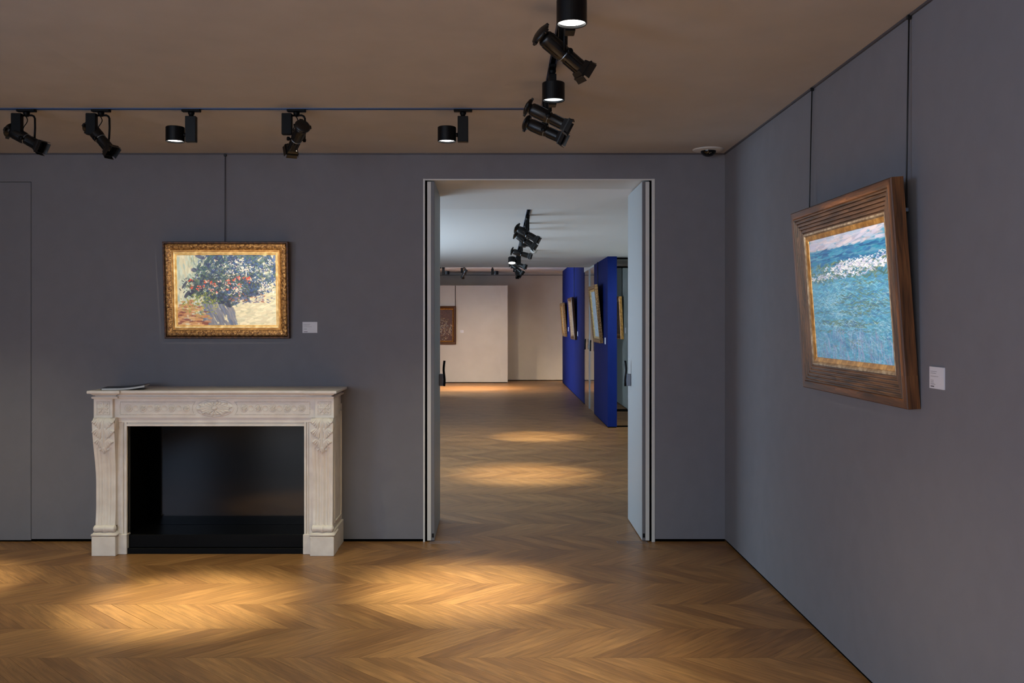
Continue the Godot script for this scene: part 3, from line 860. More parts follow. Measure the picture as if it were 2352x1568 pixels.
func rosette_mesh() -> ArrayMesh:
	var lobes := []
	for k in 7:
		var a := TAU * k / 7.0
		var p0 := Vector2.from_angle(a) * 0.004
		var p1 := Vector2.from_angle(a + 0.45) * 0.012
		var p2 := Vector2.from_angle(a + 1.1) * 0.0175
		lobes.append([p0, p1, 0.002, 0.0042, 0.0055])
		lobes.append([p1, p2, 0.0042, 0.0030, 0.0055])
	lobes.append([Vector2.ZERO, Vector2(0.0001, 0), 0.0035, 0.0035, 0.006])
	var g := Geo.new()
	g.smooth(true)
	var at := func(u: float, v: float) -> Vector3:
		var r := 0.028 * v
		var p := Vector2.from_angle(TAU * u) * r
		var h := relief(p, lobes) * 1.5
		if r > 0.0225 and r < 0.0275: h = 0.003 * sin((r - 0.0225) / 0.005 * PI)
		return Vector3(p.x, p.y, h)
	g.field(48, 20, at, Vector3.BACK)
	return g.mesh()

func oval_mesh() -> ArrayMesh:
	var lobes := []
	var n := 20
	for k in n:
		var a := TAU * (k + 0.5) / n
		var c := Vector2(cos(a), sin(a))
		var e := Vector2(c.x * 0.122, c.y * 0.052)
		var along := 1.0 if k % 2 == 0 else 0.82
		lobes.append([Vector2(c.x * 0.024, c.y * 0.018), e * 0.62 * along, 0.0035, 0.006, 0.006])
		lobes.append([e * 0.62 * along, e * along * 0.95, 0.006, 0.0055, 0.008])
		lobes.append([e * 0.5, e * 0.80 + Vector2(-c.y, c.x) * 0.009, 0.003, 0.0048, 0.006])
		lobes.append([e * 0.5, e * 0.80 - Vector2(-c.y, c.x) * 0.009, 0.003, 0.0048, 0.006])
	lobes.append([Vector2(-0.004, 0), Vector2(0.004, 0), 0.015, 0.015, 0.011])
	var g := Geo.new()
	g.smooth(true)
	var at := func(u: float, v: float) -> Vector3:
		var a := TAU * u
		var p := Vector2(cos(a) * 0.135, sin(a) * 0.062) * v
		var edge := smoothstep(1.0, 0.93, v) * 0.004
		return Vector3(p.x, 0.9985 + p.y, 0.3615 + edge + relief(p, lobes) * 1.5)
	g.field(150, 44, at, Vector3.BACK)
	return g.mesh()

func make_firebox(root: Node3D) -> void:
	var g := Geo.new()
	g.box(Vector3(-0.603, 0.128, 0.006), Vector3(0.603, 0.90, 0.016))
	part("glass_panel", g, mat.black_glass, root, "glossy black glass back panel")
	g = Geo.new()
	g.cbox(Vector3(-0.603, 0.04, 0.006), Vector3(0.603, 0.127, 0.330), 0.002)
	part("base_panel", g, mat.black_board, root, "matt black base panel")
	g = Geo.new()
	g.cbox(Vector3(-0.603, 0.0, 0.006), Vector3(0.603, 0.039, 0.352), 0.002)
	part("hearth_plate", g, mat.black_board, root, "matt black hearth plate")
	for s in [-1, 1]:
		g = Geo.new()
		g.box(Vector3(minf(s * 0.597, s * 0.606), 0.04, 0.016), Vector3(maxf(s * 0.597, s * 0.606), 0.874, 0.30))
		part("side_lining", g, mat.void, root)

func make_catalogue() -> void:
	var root := thing("catalogue", "thin black softcover catalogue lying on the marble mantel shelf", "book", Vector3(-2.60, 1.1225, -6.435))
	root.rotation.y = 0.20
	var sheet := func(y0: float, y1: float, lift: float, inset: float) -> Geo:
		var g := Geo.new()
		g.smooth(true)
		var n := 12
		var bend := func(t: float) -> float: return lift * pow(maxf(0.0, t - 0.35) / 0.65, 2.0)
		for i in n:
			var t0 := float(i) / n
			var t1 := float(i + 1) / n
			var x0 := lerpf(-0.14 + inset, 0.14 - inset, t0)
			var x1 := lerpf(-0.14 + inset, 0.14 - inset, t1)
			var b0: float = bend.call(t0)
			var b1: float = bend.call(t1)
			var z := 0.105 - inset
			g.quad(Vector3(x0, y1 + b0, -z), Vector3(x1, y1 + b1, -z), Vector3(x1, y1 + b1, z), Vector3(x0, y1 + b0, z), Vector3.UP)
			g.quad(Vector3(x0, y0 + b0, -z), Vector3(x1, y0 + b1, -z), Vector3(x1, y0 + b1, z), Vector3(x0, y0 + b0, z), Vector3.DOWN)
			g.smooth(false)
			g.quad(Vector3(x0, y0 + b0, z), Vector3(x1, y0 + b1, z), Vector3(x1, y1 + b1, z), Vector3(x0, y1 + b0, z), Vector3.BACK)
			g.quad(Vector3(x0, y0 + b0, -z), Vector3(x1, y0 + b1, -z), Vector3(x1, y1 + b1, -z), Vector3(x0, y1 + b0, -z), Vector3.FORWARD)
			if i == 0: g.quad(Vector3(x0, y0, -z), Vector3(x0, y0, z), Vector3(x0, y1, z), Vector3(x0, y1, -z), Vector3.LEFT)
			if i == n - 1: g.quad(Vector3(x1, y0 + b1, -z), Vector3(x1, y0 + b1, z), Vector3(x1, y1 + b1, z), Vector3(x1, y1 + b1, -z), Vector3.RIGHT)
			g.smooth(true)
		return g
	part("page_block", sheet.call(0.0014, 0.0125, 0.018, 0.002), mat.page, root, "white page block")
	part("back_cover", sheet.call(0.0, 0.0014, 0.018, 0.0), mat.cover, root)
	part("front_cover", sheet.call(0.0125, 0.014, 0.020, 0.0), mat.cover, root)
	var sp := Geo.new()
	sp.box(Vector3(-0.1415, 0.0, -0.105), Vector3(-0.140, 0.014, 0.105))
	part("spine", sp, mat.cover, root)


# ------------------------------------------------------------------ paintings
func wall_frame(face: String) -> Basis:   # local z out of the wall
	match face:
		"back": return Basis()
		"right": return Basis(Vector3.UP, -PI / 2)   # a wall on the +x side, facing -x
	return Basis()

func make_painting(called: String, label: String, w: float, h: float, depth: float, layers: Array, canvas_at: Vector2, canvas: Material, at: Vector3, face: String, tilt: float, group := "") -> Node3D:
	# layers: [part name, profile, material]; canvas_at: (inset, height above the back)
	var root := thing(called, label, "painting", at, group)
	root.basis = wall_frame(face) * Basis(Vector3.RIGHT, tilt)
	for l in layers:
		for s in 4:
			var g := Geo.new()
			g.xf = Transform3D(Basis(), Vector3(0, h / 2, 0))
			g.rail(w, h, s, l[1])
			part(l[0], g, l[2], root)
	var b := Geo.new()
	b.box(Vector3(-w / 2 + 0.03, 0.03, 0.004), Vector3(w / 2 - 0.03, h - 0.03, 0.010))
	part("backing_board", b, mat.black_board, root)
	var c := Geo.new()
	var i := canvas_at.x - 0.004
	c.quad(Vector3(-w / 2 + i, i, canvas_at.y), Vector3(w / 2 - i, i, canvas_at.y), Vector3(w / 2 - i, h - i, canvas_at.y), Vector3(-w / 2 + i, h - i, canvas_at.y), Vector3.BACK, Vector2(0, 1), Vector2(1, 1), Vector2(1, 0), Vector2(0, 0))
	c.quad(Vector3(-w / 2 + i, i, 0.012), Vector3(w / 2 - i, i, 0.012), Vector3(w / 2 - i, h - i, 0.012), Vector3(-w / 2 + i, h - i, 0.012), Vector3.FORWARD)
	part("canvas", c, canvas, root)
	return root

func make_card(label: String, at: Vector3, face: String, w: float, h: float, m: Material, group := "") -> void:
	var g := Geo.new()
	g.quad(Vector3(-w / 2, -h / 2, 0.005), Vector3(w / 2, -h / 2, 0.005), Vector3(w / 2, h / 2, 0.005), Vector3(-w / 2, h / 2, 0.005), Vector3.BACK, Vector2(0, 1), Vector2(1, 1), Vector2(1, 0), Vector2(0, 0))
	for p in [[Vector3(-w / 2, -h / 2, 0), Vector3(w / 2, -h / 2, 0), Vector3.DOWN], [Vector3(w / 2, -h / 2, 0), Vector3(w / 2, h / 2, 0), Vector3.RIGHT], [Vector3(w / 2, h / 2, 0), Vector3(-w / 2, h / 2, 0), Vector3.UP], [Vector3(-w / 2, h / 2, 0), Vector3(-w / 2, -h / 2, 0), Vector3.LEFT]]:
		g.quad(p[0], p[1], p[1] + Vector3(0, 0, 0.005), p[0] + Vector3(0, 0, 0.005), p[2], Vector2.ZERO, Vector2.ZERO, Vector2.ZERO, Vector2.ZERO)
	var o := whole("caption_card", g, m, label, "caption card", at, group)
	o.basis = wall_frame(face)

func make_cable(label: String, from: Vector3, to: Vector3, r: float, group := "") -> void:
	var root := thing("hanging_cable", label, "cable", Vector3.ZERO, group)
	var g := Geo.new()
	g.smooth(true)
	g.tube([from, from.lerp(to, 0.5), to], r, 8)
	part("wire", g, mat.cable, root)
	var k := Geo.new()
	k.cbox(from + Vector3(-0.009, -0.012, -0.006), from + Vector3(0.009, 0.006, 0.006), 0.002)
	part("hook", k, mat.cable, root)

func make_paintings() -> void:
	# flower painting over the mantelpiece
	var outer := [Vector2(0, 0), Vector2(0, 0.030), Vector2(0.003, 0.034), Vector2(0.012, 0.034), Vector2(0.016, 0.028)]
	var carved := [Vector2(0.016, 0.028), Vector2(0.020, 0.040), Vector2(0.030, 0.046), Vector2(0.042, 0.042), Vector2(0.054, 0.032), Vector2(0.060, 0.028)]
	var fillet := [Vector2(0.060, 0.028), Vector2(0.063, 0.034), Vector2(0.068, 0.034), Vector2(0.071, 0.026), Vector2(0.075, 0.026)]
	var sight := [Vector2(0.075, 0.026), Vector2(0.078, 0.030), Vector2(0.085, 0.029), Vector2(0.090, 0.020), Vector2(0.094, 0.022), Vector2(0.096, 0.016)]
	make_painting("framed_painting", "flower garden painting in a gilt frame above the marble mantelpiece", 0.899, 0.694, 0.046, [["outer_rail", outer, mat.gilt_dark], ["carved_rail", carved, mat.gilt], ["gold_fillet", fillet, mat.gold], ["sight_edge", sight, mat.pale_gold]], Vector2(0.096, 0.016), mat.flowers, Vector3(-1.967, 1.470, -BACK + 0.004), "back", 0.068)
	make_cable("black cable holding the flower painting from the ceiling rail", Vector3(-1.987, CEIL - 0.012, -BACK + 0.012), Vector3(-1.987, 2.10, -BACK + 0.02), 0.0024)
	make_card("white caption card beside the flower painting on the grey wall", Vector3(-1.377, 1.548, -BACK), "back", 0.107, 0.079, mat.card)
	# seascape on the side wall
	var lip := [Vector2(0, 0), Vector2(0, 0.046), Vector2(0.004, 0.050), Vector2(0.034, 0.050), Vector2(0.038, 0.046)]
	var ribs := [Vector2(0.038, 0.046)]
	for k in 5:
		var u := 0.038 + 0.0165 * k
		var z := 0.046 - 0.0035 * k
		ribs += [Vector2(u + 0.002, z + 0.004), Vector2(u + 0.0085, z + 0.004), Vector2(u + 0.0105, z - 0.001), Vector2(u + 0.0135, z - 0.003), Vector2(u + 0.0165, z - 0.0035)]
	var fill := [Vector2(0.1205, 0.0285), Vector2(0.123, 0.032), Vector2(0.130, 0.032), Vector2(0.137, 0.025)]
	var liner := [Vector2(0.137, 0.025), Vector2(0.139, 0.027), Vector2(0.158, 0.021), Vector2(0.160, 0.018)]
	make_painting("framed_painting", "blue seascape painting in a ribbed brown wooden frame on the side wall", 1.235, 0.898, 0.05, [["outer_rail", lip, mat.worn_wood], ["ribbed_rail", ribs, mat.old_wood], ["silvered_fillet", fill, mat.silvered], ["gold_liner", liner, mat.gold]], Vector2(0.160, 0.018), mat.sea, Vector3(SIDE - 0.004, 1.256, -4.187), "right", 0.074)
	for z in [4.79, 3.652]:
		make_cable("black cable of the seascape, at its doorway end" if z > 4 else "black cable of the seascape, beside the caption card end", Vector3(SIDE - 0.012, CEIL - 0.012, -z), Vector3(SIDE - 0.03, 1.95, -z + (0.0 if z > 4 else 0.012)), 0.0032, "cables of the seascape painting")
	var clip := Geo.new()
	clip.cbox(Vector3(-0.008, -0.008, -0.012), Vector3(0.008, 0.008, 0.012), 0.002)
	var near: Node3D = get_node("hanging_cable_002")
	part("clip", clip, mat.steel, near).position = Vector3(SIDE - 0.030, 2.03, -3.642)
	make_card("white caption card beside the seascape painting", Vector3(SIDE, 1.383, -3.437), "right", 0.112, 0.081, mat.card_tall)
	# paintings of the further room
	var slim := [Vector2(0, 0), Vector2(0, 0.045), Vector2(0.02, 0.055), Vector2(0.05, 0.045), Vector2(0.062, 0.03)]
	var inner := [Vector2(0.062, 0.03), Vector2(0.068, 0.036), Vector2(0.09, 0.022), Vector2(0.095, 0.016)]
	var dark := textured(paint(Color.WHITE, 0.5), small_canvas(71, [Color(0.28, 0.14, 0.13), Color(0.24, 0.11, 0.12), Color(0.33, 0.18, 0.16)], [Color(0.85, 0.82, 0.72), Color(0.70, 0.60, 0.40), Color(0.60, 0.66, 0.66), Color(0.30, 0.26, 0.20)]))
	var pale := textured(paint(Color.WHITE, 0.5), small_canvas(72, [Color(0.70, 0.78, 0.84), Color(0.60, 0.74, 0.80), Color(0.80, 0.84, 0.86)], [Color(0.86, 0.88, 0.90), Color(0.40, 0.62, 0.66), Color(0.62, 0.70, 0.84)]))
	var warm := textured(paint(Color.WHITE, 0.5), small_canvas(73, [Color(0.55, 0.42, 0.30), Color(0.46, 0.36, 0.26), Color(0.66, 0.52, 0.38)], [Color(0.80, 0.72, 0.58), Color(0.40, 0.42, 0.40)]))
	make_painting("framed_painting", "dark maroon painting in a beaded gilt frame on the far display wall", 0.82, 0.985, 0.055, [["outer_rail", slim, mat.gilt_dark], ["sight_edge", inner, mat.gold]], Vector2(0.095, 0.016), dark, Vector3(-1.56, 0.995, -23.9), "back", 0.03)
	make_cable("dark cable above the maroon painting on the display wall", Vector3(-1.168, 2.50, -23.89), Vector3(-1.168, 1.97, -23.88), 0.007)
	make_card("white caption card beside the maroon painting", Vector3(-1.0, 1.325, -23.9), "back", 0.09, 0.07, mat.card)
	make_painting("framed_painting", "pale blue painting in a gilt frame on the blue partition", 1.05, 0.92, 0.06, [["outer_rail", slim, mat.gilt], ["sight_edge", inner, mat.pale_gold]], Vector2(0.095, 0.016), pale, Vector3(1.597, 1.25, -14.95), "right", 0.10)
	make_painting("framed_painting", "brown painting in a dark frame on the blue partition next to the glass doors", 1.1, 0.90, 0.06, [["outer_rail", slim, mat.gilt_dark], ["sight_edge", inner, mat.gilt]], Vector2(0.095, 0.016), warm, Vector3(1.597, 1.20, -19.95), "right", 0.08)
	make_painting("framed_painting", "brown painting in a gilt frame on the end blue partition, next to the end wall", 1.0, 0.82, 0.06, [["outer_rail", slim, mat.gilt], ["sight_edge", inner, mat.gold]], Vector2(0.095, 0.016), warm, Vector3(1.597, 1.22, -22.75), "right", 0.08)
	make_painting("framed_painting", "small painting in a bright gilt frame on the grey-green wall", 1.0, 0.80, 0.06, [["outer_rail", slim, mat.gold], ["sight_edge", inner, mat.pale_gold]], Vector2(0.095, 0.016), warm, Vector3(2.277, 1.255, -17.65), "right", 0.05)
	for c in [[1.60, 1.29, 14.18, "white caption card beside the pale blue painting"], [1.60, 1.33, 19.25, "white caption card beside the dark-framed brown painting"], [1.60, 1.40, 21.9, "white caption card beside the brown painting next to the end wall"], [2.28, 1.42, 16.95, "white caption card on the grey-green wall"]]:
		make_card(c[3], Vector3(c[0], c[1], -c[2]), "right", 0.11, 0.10, mat.card)
	for c in [[1.59, 15.2, CEIL_A, "dark cable above the pale blue painting"], [1.59, 20.1, CEIL_B, "dark cable above the dark-framed brown painting"], [2.27, 17.35, 2.585, "dark cable above the painting on the grey-green wall"]]:
		make_cable(c[3], Vector3(c[0], c[2], -c[1]), Vector3(c[0], 2.05, -c[1]), 0.006)


# ------------------------------------------------------------------ track lights
func make_track(label: String, from: Vector3, to: Vector3) -> void:
	var root := thing("light_track", label, "light track", from)
	var d := to - from
	root.basis = Basis(Vector3.UP, atan2(-d.z, d.x))
	var l := d.length()
	var g := Geo.new()
	g.box(Vector3(0, -0.005, -0.018), Vector3(l, 0, -0.011))
	g.box(Vector3(0, -0.005, 0.011), Vector3(l, 0, 0.018))
	part("rail", g, mat.track, root)
	var s := Geo.new()
	s.box(Vector3(0, -0.002, -0.011), Vector3(l, 0, 0.011))
	part("slot", s, mat.void, root)

func mount(root: Node3D) -> void:   # adapter and stem, along local x
	var a := Geo.new()
	a.cbox(Vector3(-0.052, -0.019, -0.017), Vector3(0.052, -0.004, 0.017), 0.002)
	part("adapter", a, mat.black, root)
	var s := Geo.new()
	s.smooth(true)
	s.lathe([Vector2(0.0, -0.045), Vector2(0.012, -0.045), Vector2(0.014, -0.036), Vector2(0.018, -0.030), Vector2(0.018, -0.020), Vector2(0.0, -0.020)], 14)
	part("stem", s, mat.black, root)

func shared_mesh(key: String, make: Callable) -> Mesh:
	if not shared.has(key):
		shared[key] = make.call().mesh()
	return shared[key]

func make_spot(label: String, at: Vector3, turn: float, lens: Material, power: float, aim := Vector3.DOWN, angle := 18.0, color := Color(1.0, 0.98, 0.84), flip := 1.0, wide := 0.16, group := "", tip := 0.0) -> void:
	# at: the point of the track; local -x carries the round head
	var root := thing("cylinder_spotlight", label, "spotlight", at, group)
	root.rotation.y = turn
	mount(root)
	var b := Geo.new()
	b.cbox(Vector3(-0.030, -0.192, -0.018), Vector3(0.030, -0.045, 0.018), 0.002)
	part("driver_box", b, mat.black_metal, root)
	var arm := Geo.new()
	arm.smooth(true)
	arm.tube([Vector3(-flip * 0.028, -0.150, 0), Vector3(-flip * 0.050, -0.150, 0)], 0.012, 12)
	part("arm", arm, mat.black_metal, root)
	var head: Mesh = shared_mesh("spot_head", func() -> Geo:
		var g := Geo.new()
		g.lathe([Vector2(0.0, 0.0), Vector2(0.049, 0.0), Vector2(0.0525, -0.003), Vector2(0.0525, -0.082), Vector2(0.0505, -0.084), Vector2(0.0485, -0.082), Vector2(0.047, -0.070), Vector2(0.0, -0.070)], 40)
		return g)
	var h := part("head", head, mat.black_metal, root)
	h.position = Vector3(-flip * 0.092, -0.105, 0)
	h.rotation.x = -tip
	var ring := Geo.new()
	ring.smooth(true)
	ring.lathe([Vector2(0.0, -0.074), Vector2(0.0465, -0.074), Vector2(0.0465, -0.0705), Vector2(0.0, -0.0705)], 32)
	part("lamp_face", ring, lens, h, "glowing lamp face")
	if power > 0.0:
		var l := SpotLight3D.new()
		l.name = "beam"
		l.position = Vector3(0, -0.080, 0)
		h.add_child(l, true)
		l.light_energy = power
		l.light_color = color
		l.light_size = 0.04
		l.spot_range = 30.0
		l.spot_attenuation = 2.0
		l.spot_angle = angle
		l.spot_angle_attenuation = 1.0
		l.shadow_enabled = true
		var z := -((root.basis * h.basis).inverse() * aim).normalized()
		var x := Vector3.RIGHT if absf(z.x) < 0.8 else Vector3.BACK
		var y := z.cross(x).normalized()
		l.basis = Basis(y.cross(z).normalized(), y, z)
		var spill: SpotLight3D = l.duplicate()   # the wide part of the same beam
		spill.name = "spill"
		spill.light_energy = power * wide
		spill.spot_angle = 47.0
		h.add_child(spill, true)

func make_projector(label: String, at: Vector3, turn: float, aim: Vector3, targets := [], power := 0.0, group := "") -> void:
	# a framing projector: its beam is cut to shape by the shutters in front of the light
	var root := thing("framing_projector", label, "projector", at, group)
	root.rotation.y = turn
	mount(root)
	var b := Geo.new()
	b.cbox(Vector3(-0.082, -0.150, -0.017), Vector3(-0.024, -0.028, 0.017), 0.003)
	part("driver_box", b, mat.black, root)
	var a := Geo.new()
	a.smooth(true)
	a.tube([Vector3(-0.03, -0.040, 0), Vector3(0.030, -0.038, 0), Vector3(0.042, -0.044, 0), Vector3(0.048, -0.056, 0), Vector3(0.049, -0.11, 0), Vector3(0.046, -0.175, 0)], 0.006, 8)
	part("yoke", a, mat.black, root)
	var w := Geo.new()
	w.smooth(true)
	var coil := []
	for i in 9:
		var t := i / 8.0
		coil.append(Vector3(-0.004 + 0.014 * sin(t * 5.0), -0.044 - 0.085 * t, 0.010 * sin(t * 3.0)))
	w.tube(coil, 0.0028, 6)
	part("lead", w, mat.black, root)
	var pivot := Vector3(0, -0.175, 0)
	var z := -(root.basis.inverse() * aim).normalized()
	var x := Vector3.UP.cross(z).normalized()
	var turned := Basis(x, z.cross(x), z).scaled(Vector3.ONE * 0.88)
	var along := Basis(Vector3.RIGHT, PI / 2)   # the lathe's y becomes the barrel's z
	var put := func(key: String, called: String, m: Material, make: Callable) -> MeshInstance3D:
		var o := part(called, shared_mesh("projector_" + key, make), m, root)
		o.transform = Transform3D(turned, pivot)
		return o
	put.call("barrel", "barrel", mat.barrel, func() -> Geo:
		var g := Geo.new()
		g.smooth(true)
		g.xf = Transform3D(along)
		g.lathe([Vector2(0.0, 0.118), Vector2(0.030, 0.118), Vector2(0.036, 0.110), Vector2(0.0375, 0.10), Vector2(0.0375, 0.010), Vector2(0.034, 0.004), Vector2(0.034, -0.006), Vector2(0.031, -0.012), Vector2(0.031, -0.096)], 28)
		g.smooth(false)
		for k in 10:
			var t := TAU * k / 10.0
			g.xf = Transform3D(Basis(Vector3.BACK, t))
			g.box(Vector3(0.030, -0.0025, -0.090), Vector3(0.0345, 0.0025, -0.020))
			g.box(Vector3(0.036, -0.003, 0.02), Vector3(0.0395, 0.003, 0.095))
		return g)
	put.call("rear", "rear_flange", mat.barrel, func() -> Geo:
		var g := Geo.new()
		g.smooth(true)
		g.xf = Transform3D(along)
		g.lathe([Vector2(0.026, 0.112), Vector2(0.026, 0.128), Vector2(0.048, 0.131), Vector2(0.051, 0.136), Vector2(0.048, 0.143), Vector2(0.030, 0.150), Vector2(0.0, 0.152)], 28)
		g.smooth(false)
		for s in [[0.046, 0.0], [-0.046, 0.0], [0.0, 0.046], [0.0, -0.046]]:
			g.xf = Transform3D()
			g.cbox(Vector3(s[0] - 0.012, s[1] - 0.012, 0.128), Vector3(s[0] + 0.012, s[1] + 0.012, 0.140), 0.002)
		return g)
	put.call("ring", "clamp_ring", mat.steel, func() -> Geo:
		var g := Geo.new()
		g.smooth(true)
		g.xf = Transform3D(along)
		g.lathe([Vector2(0.033, -0.003), Vector2(0.0362, -0.003), Vector2(0.0362, 0.002), Vector2(0.033, 0.002)], 28)
		return g)
	put.call("hood", "shutter_hood", mat.barrel, func() -> Geo:
		var g := Geo.new()
		for s in 4:
			g.xf = Transform3D(Basis(Vector3.BACK, s * PI / 2))
			var a0 := Vector3(0.031, 0.031, -0.090)
			var a1 := Vector3(0.031, -0.031, -0.090)
			var b0 := Vector3(0.0375, 0.0375, -0.116)
			var b1 := Vector3(0.0375, -0.0375, -0.116)
			g.quad(a0, a1, b1, b0, Vector3.RIGHT)
			g.quad(Vector3(0.026, 0.031, -0.090), Vector3(0.026, -0.031, -0.090), a1, a0, Vector3.BACK)
			g.box(Vector3(0.036, -0.037, -0.120), Vector3(0.043, 0.037, -0.112))
			var c0 := Vector3(0.0455, 0.037, -0.142)
			var c1 := Vector3(0.0455, -0.037, -0.142)
			var e := Vector3(0.0025, 0, 0)
			var d0 := Vector3(0.0385, 0.034, -0.116)
			var d1 := Vector3(0.0385, -0.034, -0.116)
			g.quad(d0 + e, d1 + e, c1 + e, c0 + e, Vector3.RIGHT)
			g.quad(d0, d1, c1, c0, Vector3.LEFT)
			g.quad(c0, c1, c1 + e, c0 + e, Vector3.FORWARD)
			g.quad(d0, c0, c0 + e, d0 + e, Vector3.UP)
			g.quad(d1, c1, c1 + e, d1 + e, Vector3.DOWN)
		return g)
	for s in [-1, 1]:
		put.call("knob%d" % s, "knob", mat.black, func() -> Geo:
			var g := Geo.new()
			g.xf = Transform3D(Basis(Vector3.BACK, -s * PI / 2), Vector3(s * 0.034, 0.0, -0.002))
			g.smooth(true)
			g.lathe([Vector2(0.0, 0.0), Vector2(0.006, 0.0), Vector2(0.006, 0.012), Vector2(0.013, 0.013), Vector2(0.013, 0.026), Vector2(0.010, 0.028), Vector2(0.0, 0.028)], 12)
			return g)
	var o := MeshInstance3D.new()
	if targets.is_empty():
		put.call("lens", "lens", mat.lens, func() -> Geo:
			var g := Geo.new()
			g.smooth(true)
			g.xf = Transform3D(along)
			g.lathe([Vector2(0.030, -0.102), Vector2(0.020, -0.106), Vector2(0.0, -0.108)], 24)
			return g)
		o.free()
		return
	o.free()
	# light in the barrel, shutters set to the corners of the painting
	var inside := Transform3D(turned, pivot)
	var world := Transform3D(root.basis, root.position) * inside
	var source := Vector3(0, 0, -0.052)
	var hole := []
	for t in targets:
		var p: Vector3 = world.affine_inverse() * t
		hole.append(source + (p - source) * ((-0.116 - source.z) / (p.z - source.z)))
	hole.sort_custom(func(p, q): return atan2(p.y, p.x) < atan2(q.y, q.x))
	var sh := Geo.new()
	var rim := [Vector3(-0.0372, -0.0372, -0.116), Vector3(0.0372, -0.0372, -0.116), Vector3(0.0372, 0.0372, -0.116), Vector3(-0.0372, 0.0372, -0.116)]
	for k in 4:
		sh.quad(rim[k], rim[(k + 1) % 4], hole[(k + 1) % 4], hole[k], Vector3.FORWARD)
	var shut := part("shutter", sh, mat.void, root)
	shut.transform = inside
	var l := AreaLight3D.new()
	l.name = "beam"
	l.area_size = Vector2(0.0012, 0.0012)
	l.light_energy = power
	l.light_color = Color(1.0, 0.93, 0.82)
	l.area_range = 30.0
	l.area_attenuation = 2.0
	l.shadow_enabled = true
	root.add_child(l, true)
	l.transform = inside * Transform3D(Basis(), source)

func corners(o: Node3D, w: float, h: float, inset: float, z: float) -> Array:
	var t := Transform3D(o.basis, o.position)
	return [t * Vector3(-w / 2 + inset, inset, z), t * Vector3(w / 2 - inset, inset, z), t * Vector3(w / 2 - inset, h - inset, z), t * Vector3(-w / 2 + inset, h - inset, z)]

